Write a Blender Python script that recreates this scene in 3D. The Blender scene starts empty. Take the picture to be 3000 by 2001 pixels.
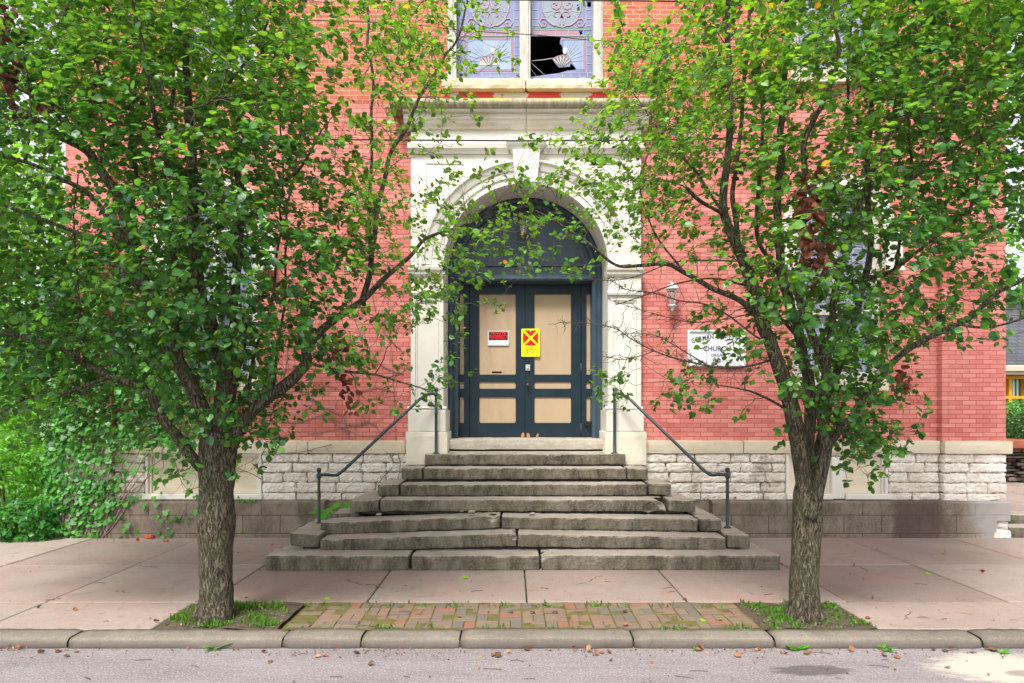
import bpy, math, random
import numpy as np
from mathutils import Vector, noise, geometry
rnd = random.Random(7); rng = np.random.default_rng(11)
PI = math.pi
S = bpy.context.scene
C = S.collection

# ------------------------------------------------------------------ camera, sky, sun, exposure
ZC = 2.05; K = 1567.3; CX = 1175.5; CY = 940.4
def P(px, py, d):                      # survey of the photograph: point at distance d from the camera plane
    return ((px-CX)*d/K, d, ZC-(py-CY)*d/K)
cam = bpy.data.cameras.new('camera'); co = bpy.data.objects.new('camera', cam); C.objects.link(co)
co.location = (0, 0, ZC); co.rotation_euler = (PI/2, 0, 0)
cam.sensor_width = 36; cam.lens = 24; cam.shift_y = 0.0665; cam.clip_end = 2000; cam.clip_start = .05
S.camera = co
S.view_settings.view_transform = 'Standard'; S.view_settings.look = 'None'
S.view_settings.gamma = 1; S.view_settings.use_curve_mapping = False
S.view_settings.exposure = 1.38
w = bpy.data.worlds.new('World'); S.world = w; w.use_nodes = True
wn = w.node_tree; wn.nodes.clear()
sky = wn.nodes.new('ShaderNodeTexSky'); sky.sky_type = 'NISHITA'; sky.sun_disc = False
SUN_EL, SUN_AZ = math.radians(56), math.radians(200)
sky.sun_elevation = SUN_EL; sky.sun_rotation = SUN_AZ; sky.dust_density = 1.5; sky.air_density = 1.0
hs = wn.nodes.new('ShaderNodeHueSaturation'); hs.inputs['Saturation'].default_value = .22; hs.inputs['Value'].default_value = 1.0
bg = wn.nodes.new('ShaderNodeBackground'); bg.inputs['Strength'].default_value = .125
wo = wn.nodes.new('ShaderNodeOutputWorld')
wn.links.new(sky.outputs[0], hs.inputs['Color']); wn.links.new(hs.outputs[0], bg.inputs[0]); wn.links.new(bg.outputs[0], wo.inputs[0])
sl = bpy.data.lights.new('sun', 'SUN'); sl.energy = 2.2; sl.angle = math.radians(15); sl.color = (1, .96, .9)
so = bpy.data.objects.new('sun', sl); C.objects.link(so)
dirv = Vector((math.sin(SUN_AZ)*math.cos(SUN_EL), math.cos(SUN_AZ)*math.cos(SUN_EL), math.sin(SUN_EL)))
so.rotation_euler = (-dirv).to_track_quat('-Z', 'Y').to_euler()

# ------------------------------------------------------------------ materials
class NT:
    def __init__(s, name):
        s.m = bpy.data.materials.new(name); s.m.use_nodes = True; s.t = s.m.node_tree
        s.t.nodes.clear(); s.o = s.t.nodes.new('ShaderNodeOutputMaterial')
        s.b = s.t.nodes.new('ShaderNodeBsdfPrincipled'); s.t.links.new(s.b.outputs[0], s.o.inputs[0])
        s.tc = s.t.nodes.new('ShaderNodeTexCoord').outputs['Object']
    def n(s, typ, **kw):
        nd = s.t.nodes.new(typ)
        for k, v in kw.items(): setattr(nd, k, v)
        return nd
    def put(s, sock, v):
        if hasattr(v, 'is_linked'): s.t.links.new(v, sock)
        elif isinstance(v, (tuple, list)): sock.default_value = tuple(v)+((1,) if len(v) == 3 and len(sock.default_value) == 4 else ())
        else: sock.default_value = v
    def mapv(s, v, sc=(1,1,1), loc=(0,0,0)):
        nd = s.n('ShaderNodeMapping'); s.put(nd.inputs[0], v); nd.inputs['Scale'].default_value = sc; nd.inputs['Location'].default_value = loc
        return nd.outputs[0]
    def noise(s, v, scale, detail=4, rough=.55, dist=0):
        nd = s.n('ShaderNodeTexNoise'); s.put(nd.inputs['Vector'], v); nd.inputs['Scale'].default_value = scale
        nd.inputs['Detail'].default_value = detail; nd.inputs['Roughness'].default_value = rough; nd.inputs['Distortion'].default_value = dist
        return nd.outputs['Fac']
    def ramp(s, f, lo, hi, a=0., b=1.):
        nd = s.n('ShaderNodeMapRange'); s.put(nd.inputs['Value'], f)
        nd.inputs['From Min'].default_value = lo; nd.inputs['From Max'].default_value = hi
        nd.inputs['To Min'].default_value = a; nd.inputs['To Max'].default_value = b
        return nd.outputs[0]
    def math(s, op, a, b=0.):
        nd = s.n('ShaderNodeMath', operation=op); s.put(nd.inputs[0], a); s.put(nd.inputs[1], b); return nd.outputs[0]
    def mix(s, f, a, b, mode='MIX'):
        nd = s.n('ShaderNodeMix', data_type='RGBA', blend_type=mode)
        s.put(nd.inputs[0], f); s.put(nd.inputs[6], a); s.put(nd.inputs[7], b); return nd.outputs[2]
    def sep(s, v):
        nd = s.n('ShaderNodeSeparateXYZ'); s.put(nd.inputs[0], v); return nd.outputs
    def comb(s, x, y, z):
        nd = s.n('ShaderNodeCombineXYZ'); s.put(nd.inputs[0], x); s.put(nd.inputs[1], y); s.put(nd.inputs[2], z); return nd.outputs[0]
    def bump(s, h, strength=.4, dist=.01, prev=None):
        nd = s.n('ShaderNodeBump'); s.put(nd.inputs['Height'], h); nd.inputs['Strength'].default_value = strength
        nd.inputs['Distance'].default_value = dist
        if prev is not None: s.put(nd.inputs['Normal'], prev)
        return nd.outputs[0]
    def fin(s, col, rough=.8, nrm=None, spec=.3, metal=0.):
        s.put(s.b.inputs['Base Color'], col); s.put(s.b.inputs['Roughness'], rough)
        s.b.inputs['Specular IOR Level'].default_value = spec; s.b.inputs['Metallic'].default_value = metal
        if nrm is not None: s.put(s.b.inputs['Normal'], nrm)
        return s.m

def weath(name, c1, c2, scale=3, rough=.8, bs=60, bstr=.25, bd=.006, stretch=(1,1,1), c3=None, s3=1.2, lo3=.55, hi3=.7, spec=.3, speck=None, metal=0.):
    t = NT(name); v = t.mapv(t.tc, stretch)
    col = t.mix(t.ramp(t.noise(v, scale, 6, .65), .35, .65), c1, c2)
    if c3: col = t.mix(t.ramp(t.noise(t.mapv(t.tc, stretch, (7,3,1)), s3, 8, .7), lo3, hi3), col, c3)
    if speck: col = t.mix(t.ramp(t.noise(t.tc, 95, 2), .6, .68, 0, .6), col, speck)
    return t.fin(col, rough, t.bump(t.noise(t.tc, bs, 6, .7), bstr, bd), spec, metal)

cream = weath('cream_paint', (.64,.60,.535), (.69,.655,.60), 1.4, .62, 30, .12, .004, c3=(.5,.42,.31), s3=2.2, lo3=.66, hi3=.9)
cream_panel = weath('cream_board', (.62,.52,.39), (.68,.59,.46), 3, .65, 30, .2, .004, (1,1,6), c3=(.42,.22,.13), s3=3.2, lo3=.68, hi3=.74)
band_stone = weath('belt_stone', (.54,.445,.325), (.64,.57,.45), 1.6, .8, 35, .5, .01, (.6,1,2.2), c3=(.36,.27,.19), s3=4.5, lo3=.6, hi3=.8)
torus_m = None
def mk_torus():
    t = NT('weathered_cornice_stone'); x, y, z = t.sep(t.tc)
    v = t.mapv(t.tc, (6,1,1)); base = t.mix(t.ramp(t.noise(v, 3, 6, .7), .3, .7), (.50,.44,.33), (.17,.145,.10))
    ly = t.math('MULTIPLY', t.ramp(z, 6.88, 6.95), t.ramp(t.noise(t.tc, 7, 4, .6), .49, .56))
    ly = t.math('MULTIPLY', ly, t.math('MULTIPLY', t.ramp(x, -1.1, -.7), t.ramp(x, 1.5, 1.15)))
    col = t.mix(t.math('MULTIPLY', ly, .8), base, (.62,.50,.02))
    return t.fin(col, .9, t.bump(t.noise(t.tc, 40, 6, .7), .5, .01))
torus_m = mk_torus()
cornice_m = weath('cornice_paint', (.64,.60,.52), (.54,.46,.35), 1.5, .65, 30, .15, .004, (1,1,2), c3=(.30,.21,.12), s3=2.6, lo3=.55, hi3=.8)
sill_m = weath('sill_stone', (.56,.43,.29), (.62,.56,.44), 1.6, .85, 40, .5, .01, (1,1,3), c3=(.42,.42,.26), s3=3.5, lo3=.52, hi3=.66)
red_peel = weath('peeling_red_band', (.64,.06,.045), (.58,.05,.04), 2, .7, 30, .2, .004, c3=(.55,.49,.41), s3=1.5, lo3=.54, hi3=.555)
white_wood = weath('peeling_white_wood', (.58,.56,.51), (.38,.34,.29), 5, .75, 40, .5, .008, (8,8,.8), c3=(.40,.33,.26), s3=7, lo3=.62, hi3=.7)
navy = weath('navy_paint', (.006,.018,.030), (.010,.025,.038), 3, .42, 40, .12, .002, c3=(.03,.055,.07), s3=9, lo3=.62, hi3=.8, spec=.3)
navy_l = weath('blue_slate_paint', (.034,.060,.088), (.046,.076,.108), 2, .42, 40, .15, .003, (4,4,1), c3=(.02,.04,.065), s3=2, lo3=.5, hi3=.7, spec=.5)
tan = weath('tan_plywood', (.43,.315,.205), (.455,.335,.22), 1.3, .7, 25, .18, .004, (3,1,.8), c3=(.33,.24,.16), s3=.9, lo3=.56, hi3=.8)
rail_m = weath('teal_iron_paint', (.014,.034,.046), (.020,.044,.058), 9, .38, 60, .15, .002, c3=(.09,.11,.12), s3=12, lo3=.65, hi3=.75, spec=.5)
def flat(name, c, rough=.6, spec=.3, metal=0., bs=50): return weath(name, c, tuple(x*.93 for x in c), 4, rough, bs, .1, .002, spec=spec, metal=metal)
white_m = flat('white_enamel', (.82,.83,.86), .3, .5); black_m = flat('black_print', (.012,.012,.014), .5)
red_m = flat('red_print', (.80,.01,.012), .45); yellow_m = flat('yellow_plastic', (.9,.85,.005), .4)
orange_m = flat('orange_print', (.85,.30,.02), .5); steel = flat('steel', (.6,.6,.6), .3, .5, .8); brass = flat('aged_copper', (.14,.06,.045), .5, .5, .3)
ink_m = flat('blue_black_lettering', (.03,.06,.13), .5); iron = flat('black_iron', (.015,.015,.018), .5)
rust = flat('rusty_hinge', (.12,.06,.045), .8); bare_wood = flat('bare_wood', (.50,.24,.10), .8)
wire_m = flat('black_cable', (.012,.012,.015), .6); whitem = flat('white_aluminium', (.62,.61,.60), .45, .5)
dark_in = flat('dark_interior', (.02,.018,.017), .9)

def mk_brick():
    t = NT('church_brick'); x, y, z = t.sep(t.tc)
    wob = t.math('MULTIPLY', t.math('SUBTRACT', t.noise(t.tc, 5, 3), .5), .012)
    v = t.comb(t.math('ADD', t.math('ADD', x, y), wob), t.math('ADD', z, wob), 0)
    def bt(c1, c2, cm, ms, sq):
        b = t.n('ShaderNodeTexBrick'); t.put(b.inputs['Vector'], v)
        b.inputs['Scale'].default_value = 1; b.inputs['Brick Width'].default_value = .22; b.inputs['Row Height'].default_value = .0732
        b.inputs['Mortar Size'].default_value = ms; b.inputs['Mortar Smooth'].default_value = .35
        b.inputs['Color1'].default_value = c1+(1,); b.inputs['Color2'].default_value = c2+(1,); b.inputs['Mortar'].default_value = cm+(1,)
        b.offset = .5; b.squash = 1.; b.inputs['Bias'].default_value = -.1
        return b
    p = bt((.65,.235,.20), (.48,.118,.10), (.33,.072,.062), .0052, 1)
    q = bt((.52,.145,.075), (.40,.095,.05), (.58,.46,.36), .0042, 1)
    big = t.noise(t.tc, .9, 6, .65); paint = t.mix(t.ramp(big, .35, .68), p.outputs[0], (.64,.25,.22), 'MIX')
    paint = t.mix(t.ramp(big, .3, .7, 0, .55), p.outputs[0], paint)
    paint = t.mix(t.ramp(t.noise(t.mapv(t.tc, (1,1,2.4), (3,1,5)), 1.1, 7, .6), .56, .72, 0, .5), paint, (.40,.06,.055))
    paint = t.mix(t.ramp(t.noise(t.mapv(t.tc, (5,5,.45)), 1.6, 6, .75), .56, .74, 0, .4), paint, (.30,.06,.055)); paint = t.mix(t.ramp(t.noise(t.tc, 14, 7, .85), .60, .68, 0, .5), paint, (.70,.36,.31))
    n2 = t.noise(t.tc, 9, 5, .7); bc = t.mix(t.ramp(n2, .56, .7, 0, .6), q.outputs[0], (.60,.23,.12)); 
    dk = t.n('ShaderNodeTexVoronoi'); t.put(dk.inputs['Vector'], t.mapv(v, (4.5,13.6,1))); dk.inputs['Scale'].default_value = 1
    bc = t.mix(t.math('MULTIPLY', t.ramp(t.sep(dk.outputs['Color'])[0], .88, .92), .4), bc, (.20,.065,.05))
    edge = t.math('ADD', z, t.math('MULTIPLY', t.math('SUBTRACT', t.noise(t.tc, 3, 5, .7), .5), .25))
    m = t.ramp(edge, 7.0, 7.03)
    for (ax, az, r) in ((-5.75,3.0,.42), (-4.55,1.95,.34), (-4.9,1.72,.3), (7.1,8.4,.3)):
        dx = t.math('SUBTRACT', x, ax); dz = t.math('SUBTRACT', z, az)
        d2 = t.math('SQRT', t.math('ADD', t.math('MULTIPLY', dx, dx), t.math('MULTIPLY', dz, dz)))
        d2 = t.math('ADD', d2, t.math('MULTIPLY', t.math('SUBTRACT', t.noise(t.tc, 4, 5, .7), .5), .9))
        m = t.math('MAXIMUM', m, t.ramp(d2, r, r-.03))
    col = t.mix(m, paint, bc)
    h = t.math('ADD', t.math('MULTIPLY', p.outputs['Fac'], -1.), t.math('MULTIPLY', t.noise(t.tc, 28, 5, .7), .9))
    bw = t.n('ShaderNodeTexVoronoi'); t.put(bw.inputs['Vector'], t.mapv(v, (4.545,13.66,1))); bw.inputs['Scale'].default_value = 1
    h = t.math('ADD', h, t.math('MULTIPLY', t.sep(bw.outputs['Color'])[1], .5))
    return t.fin(col, .72, t.bump(h, .75, .012), .3)
brick_m = mk_brick()

def mk_lime():
    t = NT('rough_limestone'); v = t.mapv(t.tc, (1,1,1))
    a = t.mix(t.ramp(t.noise(v, 1.7, 5, .6), .35, .65), (.80,.76,.70), (.62,.54,.46))
    a = t.mix(t.ramp(t.noise(t.mapv(t.tc, (1,1,5)), 6, 7, .75), .55, .72, 0, .7), a, (.38,.28,.22))
    a = t.mix(t.ramp(t.noise(t.mapv(t.tc, (1,1,1), (4,0,2)), .9, 6, .7), .60, .68, 0, .75), a, (.16,.10,.085))
    a = t.mix(t.ramp(t.noise(t.mapv(t.tc, (1,1,3.5), (1,5,2)), 16, 8, .85), .57, .66, 0, .75), a, (.20,.15,.12))
    h = t.math('ADD', t.noise(t.mapv(t.tc, (1,1,4)), 12, 8, .75), t.math('MULTIPLY', t.noise(t.tc, 70, 4), .35))
    return t.fin(a, .88, t.bump(h, .8, .02))
lime = mk_lime()
mortar = weath('old_mortar', (.34,.25,.20), (.22,.16,.13), 6, .95, 60, .5, .01)

def mk_block():
    t = NT('cement_block_plinth'); x, y, z = t.sep(t.tc)
    v = t.comb(t.math('ADD', x, y), t.math('ADD', z, .215), 0)
    b = t.n('ShaderNodeTexBrick'); t.put(b.inputs['Vector'], v); b.inputs['Scale'].default_value = 1
    b.inputs['Brick Width'].default_value = .60; b.inputs['Row Height'].default_value = .29; b.inputs['Mortar Size'].default_value = .006; b.inputs['Mortar Smooth'].default_value = .2
    b.inputs['Color1'].default_value = (.19,.15,.115,1); b.inputs['Color2'].default_value = (.235,.19,.15,1); b.inputs['Mortar'].default_value = (.05,.035,.03,1)
    c = t.mix(t.ramp(t.noise(t.mapv(t.tc, (1.4,1,.8)), 2.2, 8, .8), .42, .60, 0, .8), b.outputs[0], (.10,.075,.055)); c = t.mix(t.ramp(t.noise(t.tc, 40, 5, .85), .53, .64, 0, .5), c, (.33,.28,.23))
    c = t.mix(t.ramp(t.noise(t.mapv(t.tc, (3,1,1), (2,0,0)), 1.0, 6, .65), .56, .66, 0, .7), c, (.085,.085,.045))
    st = t.math('MULTIPLY', t.ramp(t.math('ABSOLUTE', t.math('SUBTRACT', t.math('ADD', x, t.math('MULTIPLY', t.noise(t.mapv(t.tc,(1,1,.4)), 4, 6, .7), .7)), 6.85)), .46, .26), 1.)
    c = t.mix(t.math('MULTIPLY', st, .72), c, (.075,.042,.038))
    gr = t.ramp(t.math('ADD', x, t.math('MULTIPLY', t.noise(t.tc, 2, 5), .9)), 7.6, 7.95)
    c = t.mix(t.math('MULTIPLY', gr, .75), c, (.36,.34,.32))
    h = t.math('ADD', t.math('MULTIPLY', b.outputs['Fac'], -1.2), t.math('MULTIPLY', t.noise(t.tc, 75, 3), .4))
    return t.fin(c, .9, t.bump(h, .7, .01))
block_m = mk_block()

def mk_step():
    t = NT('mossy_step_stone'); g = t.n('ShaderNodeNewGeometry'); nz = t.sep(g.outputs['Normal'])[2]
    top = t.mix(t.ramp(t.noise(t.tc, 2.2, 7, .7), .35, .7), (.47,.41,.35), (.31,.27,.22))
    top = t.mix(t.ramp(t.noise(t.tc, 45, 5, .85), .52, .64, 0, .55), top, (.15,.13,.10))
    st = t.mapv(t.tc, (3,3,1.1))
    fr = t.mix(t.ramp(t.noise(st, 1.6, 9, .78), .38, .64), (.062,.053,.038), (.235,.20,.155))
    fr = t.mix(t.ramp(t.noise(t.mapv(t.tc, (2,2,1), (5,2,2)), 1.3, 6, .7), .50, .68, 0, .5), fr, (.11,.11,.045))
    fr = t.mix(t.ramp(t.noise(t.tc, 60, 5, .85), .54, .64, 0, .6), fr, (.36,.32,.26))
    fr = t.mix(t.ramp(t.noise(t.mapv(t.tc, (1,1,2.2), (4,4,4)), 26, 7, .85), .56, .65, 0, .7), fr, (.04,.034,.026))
    c = t.mix(t.ramp(nz, .25, .75), fr, top)  # treads paler than risers: wear, with the light on tops put into colour
    h = t.math('ADD', t.noise(t.mapv(t.tc, (1,1,2.5)), 22, 8, .75), t.math('MULTIPLY', t.noise(t.tc, 130, 4), .4))
    return t.fin(c, .92, t.bump(h, .9, .014), .2)
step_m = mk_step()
sillstep_m = weath('door_sill_stone', (.50,.44,.37), (.36,.32,.26), 9, .9, 45, .7, .012, (1,1,2), c3=(.62,.56,.48), s3=14, lo3=.55, hi3=.7)

def mk_conc(name, c1, c2, pink, cmt, crack=True):
    t = NT(name)
    c = t.mix(t.ramp(t.noise(t.tc, .55, 6, .65), .35, .68), c1, c2)
    if name[0] == 's': c = t.mix(1., c, t.n('ShaderNodeVertexColor', layer_name='tint').outputs[0], 'MULTIPLY')
    c = t.mix(t.ramp(t.noise(t.mapv(t.tc, (1,1,1), (9,2,0)), .8, 6, .7), .5, .7, 0, .7), c, pink)
    c = t.mix(t.ramp(t.noise(t.tc, 2.6, 8, .8), .52, .70, 0, .6), c, cmt)
    c = t.mix(t.ramp(t.noise(t.tc, 60, 5, .85), .52, .64, 0, .5), c, tuple(q*.45 for q in c1))
    c = t.mix(t.ramp(t.noise(t.mapv(t.tc, (1,1,1), (3,3,3)), 85, 4, .85), .56, .66, 0, .5), c, (.60,.54,.48))
    c = t.mix(t.ramp(t.noise(t.mapv(t.tc, (.5,3,1), (1,3,3)), 2.3, 8, .8), .58, .72, 0, .35), c, tuple(q*1.25 for q in c2))
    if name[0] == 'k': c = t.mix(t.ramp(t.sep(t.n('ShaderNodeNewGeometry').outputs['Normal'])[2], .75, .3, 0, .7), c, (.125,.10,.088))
    if name[0] == 'k': c = t.mix(t.ramp(t.noise(t.mapv(t.tc,(2,1,1)), 6, 7, .8), .50, .66, 0, .7), c, (.13,.11,.09))
    vn = t.n('ShaderNodeTexNoise'); t.put(vn.inputs['Vector'], t.tc); vn.inputs['Scale'].default_value = 3; vn.inputs['Detail'].default_value = 6
    va = t.n('ShaderNodeVectorMath', operation='MULTIPLY_ADD'); t.put(va.inputs[0], vn.outputs['Color']); va.inputs[1].default_value = (.5,.5,0); t.put(va.inputs[2], t.tc)
    vo = t.n('ShaderNodeTexVoronoi', feature='DISTANCE_TO_EDGE'); t.put(vo.inputs['Vector'], va.outputs[0]); vo.inputs['Scale'].default_value = .42 if name[0] == 's' else 1.4
    cr = t.math('MULTIPLY', t.ramp(vo.outputs['Distance'], .0045, .0015), t.ramp(t.noise(t.tc, .7, 2), .56, .60))
    c = t.mix(t.math('MULTIPLY', cr, .8), c, (.06,.048,.04))
    if name[0] == 's': c = t.mix(t.math('MULTIPLY', t.ramp(t.noise(t.tc, 5, 6, .8), .56, .66), t.ramp(t.sep(t.tc)[1], 7.6, 6.9, 0, .6)), c, (.13,.10,.08))
    return t.fin(c, .88, t.bump(t.math('SUBTRACT', t.noise(t.tc, 60, 6, .8), cr), .6, .01), .25)
side_m = mk_conc('sidewalk_concrete', (.27,.212,.182), (.335,.275,.24), (.36,.205,.16), (.17,.13,.105))
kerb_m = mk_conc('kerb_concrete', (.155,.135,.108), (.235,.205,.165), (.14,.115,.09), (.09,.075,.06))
joint_m = weath('joint_dirt', (.05,.038,.03), (.10,.10,.03), 8, .95, 60, .6, .01)
def mk_asph():
    t = NT('asphalt'); x, y, z = t.sep(t.tc)
    c = t.mix(t.ramp(t.noise(t.mapv(t.tc, (.5,2.5,1)), 1.3, 6, .7), .35, .68), (.17,.148,.152), (.24,.212,.216))
    c = t.mix(t.ramp(t.noise(t.tc, 65, 5, .9), .50, .62, 0, .8), c, (.46,.42,.42))
    c = t.mix(t.ramp(t.noise(t.mapv(t.tc, (1,1,1), (2,2,2)), 52, 5, .9), .52, .64, 0, .8), c, (.07,.06,.06))
    def blob(ax, ay, r, sx, amp, col, c, k=.8, s=5):
        dx = t.math('MULTIPLY', t.math('SUBTRACT', x, ax), sx); dy = t.math('SUBTRACT', y, ay)
        d = t.math('SQRT', t.math('ADD', t.math('MULTIPLY', dx, dx), t.math('MULTIPLY', dy, dy)))
        d = t.math('ADD', d, t.math('MULTIPLY', t.math('SUBTRACT', t.noise(t.mapv(t.tc, (.6,2,1)), s, 6, .7), .5), amp))
        return t.mix(t.math('MULTIPLY', t.ramp(d, r, r*.7), k), c, col)
    c = blob(4.15, 5.66, .40, .55, .55, (.50,.45,.38), c, .8); c = blob(4.15, 5.55, .08, .5, .1, (.2,.15,.11), c, .7)
    c = blob(2.47, 5.62, .13, .35, .22, (.06,.05,.052), c, .7, 9)
    h = t.math('ADD', t.noise(t.tc, 70, 5, .8), t.math('MULTIPLY', t.noise(t.tc, 14, 4), .4))
    return t.fin(c, .85, t.bump(h, .7, .008), .3)
asph = mk_asph()
soil_m = weath('dark_soil', (.075,.052,.04), (.13,.095,.07), 9, .95, 40, .9, .03)
mossy_m = weath('moss', (.13,.115,.035), (.15,.13,.04), 9, .95, 60, .9, .02, c3=(.07,.055,.03), s3=8, lo3=.5, hi3=.65)
grass_ground = weath('bare_ground', (.10,.11,.05), (.07,.09,.03), 1, .95, 20, .5, .02)

def mk_tint(name, rough, spec, transl=None, tcol=None, bumps=None, bd=.01, var=None):
    t = NT(name); a = t.n('ShaderNodeVertexColor', layer_name='tint').outputs[0]
    col = a
    if var: col = t.mix(t.ramp(t.noise(t.tc, var[0], 5, .7), .42, .68, 0, var[2]), a, var[1])
    nrm = t.bump(t.noise(t.tc, bumps, 5, .7), .5, bd) if bumps else None
    t.fin(col, rough, nrm, spec)
    if transl:
        tr = t.n('ShaderNodeBsdfTranslucent'); t.put(tr.inputs[0], t.mix(1., a, tcol, 'MULTIPLY'))
        mx = t.n('ShaderNodeMixShader'); mx.inputs[0].default_value = transl
        t.t.links.new(t.b.outputs[0], mx.inputs[1]); t.t.links.new(tr.outputs[0], mx.inputs[2]); t.t.links.new(mx.outputs[0], t.o.inputs[0])
    return t.m
leaf_m = mk_tint('green_leaf', .40, .5, .47, (2.8,2.1,.9))
dead_m = mk_tint('dead_leaf', .75, .3, .15, (1.6,1.2,1.))
paver_m = mk_tint('old_paver', .9, .25, None, None, 50, .01, (11, (.15,.125,.065), .75))
def mk_bark():
    t = NT('grey_brown_bark'); nz = t.n('ShaderNodeTexNoise'); t.put(nz.inputs['Vector'], t.tc); nz.inputs['Scale'].default_value = 9; nz.inputs['Detail'].default_value = 4
    ad = t.n('ShaderNodeVectorMath', operation='MULTIPLY_ADD'); t.put(ad.inputs[0], nz.outputs['Color']); ad.inputs[1].default_value = (.07,.07,.0); t.put(ad.inputs[2], t.tc)
    v = t.mapv(ad.outputs[0], (1,1,.13)); f1 = t.noise(v, 75, 5, .65); f2 = t.noise(t.mapv(ad.outputs[0], (1,1,.3)), 130, 4, .7)
    h = t.math('ADD', t.ramp(f1, .42, .56), t.math('MULTIPLY', f2, .6))
    c = t.mix(t.ramp(f1, .43, .53), (.030,.022,.016), (.20,.165,.12)); c = t.mix(t.ramp(f2, .5, .6, 0, .5), c, (.07,.055,.04))
    c = t.mix(t.ramp(t.noise(t.tc, 3.5, 5, .7), .42, .68, 0, .6), c, (.115,.12,.062))
    c = t.mix(t.ramp(t.noise(t.tc, 26, 5, .75), .58, .68, 0, .5), c, (.27,.26,.22))
    return t.fin(c, .92, t.bump(h, 1., .022), .15)
bark = mk_bark()
twig_m = weath('twig_bark', (.055,.040,.034), (.10,.078,.068), 6, .85, 60, .3, .003, c3=(.19,.17,.15), s3=4, lo3=.6, hi3=.8)
vine_m = weath('dry_vine_stem', (.17,.12,.10), (.27,.20,.17), 6, .9, 60, .3, .003)
def mk_shingle():
    t = NT('slate_shingle'); x, y, z = t.sep(t.tc)
    b = t.n('ShaderNodeTexBrick'); t.put(b.inputs['Vector'], t.comb(x, t.math('MULTIPLY', z, 1.6), 0)); b.inputs['Scale'].default_value = 1
    b.inputs['Brick Width'].default_value = .3; b.inputs['Row Height'].default_value = .19; b.inputs['Mortar Size'].default_value = .012
    b.inputs['Color1'].default_value = (.065,.068,.080,1); b.inputs['Color2'].default_value = (.095,.098,.112,1); b.inputs['Mortar'].default_value = (.03,.03,.036,1)
    return t.fin(b.outputs[0], .8, t.bump(b.outputs['Fac'], -.5, .02))
shingle = mk_shingle()
fascia_m = flat('beige_fascia', (.46,.42,.34)); yelwood = flat('ochre_painted_wood', (.72,.33,.02), .5)
def mk_curtain():
    t = NT('striped_curtain'); x, y, z = t.sep(t.tc)
    f = t.math('FRACT', t.math('MULTIPLY', x, 9.)); return t.fin(t.mix(t.ramp(f, .5, .56), (.02,.22,.20), (.72,.74,.70)), .7)
curtain = mk_curtain()
terra = weath('terracotta', (.30,.09,.05), (.22,.07,.04), 5, .85)
fieldst = mk_tint('stacked_fieldstone', .9, .2, None, None, 30, .02, (6, (.05,.04,.035), .5))
def mk_glass(name, c, c2, rough=.25, sp=.5):
    t = NT(name); col = t.mix(t.ramp(t.noise(t.tc, 1.5, 5, .6), .35, .65), c, c2); return t.fin(col, rough, t.bump(t.noise(t.tc, 9, 3), .25, .01), sp)
lilac = mk_glass('lilac_glass', (.15,.165,.29), (.21,.23,.38)); pale = mk_glass('pale_opal_glass', (.25,.29,.34), (.19,.22,.27)); sky_gl = mk_glass('sky_blue_glass', (.17,.24,.42), (.30,.38,.54))
pink_gl = mk_glass('mauve_glass', (.34,.19,.24), (.26,.16,.21)); cream_gl = mk_glass('cream_opal_glass', (.62,.56,.46), (.52,.46,.38)); green_gl = mk_glass('green_glass', (.10,.22,.15), (.08,.17,.11))
navy_gl = mk_glass('deep_blue_glass', (.05,.07,.14), (.08,.10,.2)); lead = flat('lead_came', (.46,.46,.54), .5)
window_gl = mk_glass('blue_grey_window_glass', (.13,.145,.23), (.21,.23,.34), .18, .7)
gt = NT('clear_lantern_glass'); gt.fin((.75,.72,.70), .1, None, .5); gt.b.inputs['Transmission Weight'].default_value = .85; clear = gt.m

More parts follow.
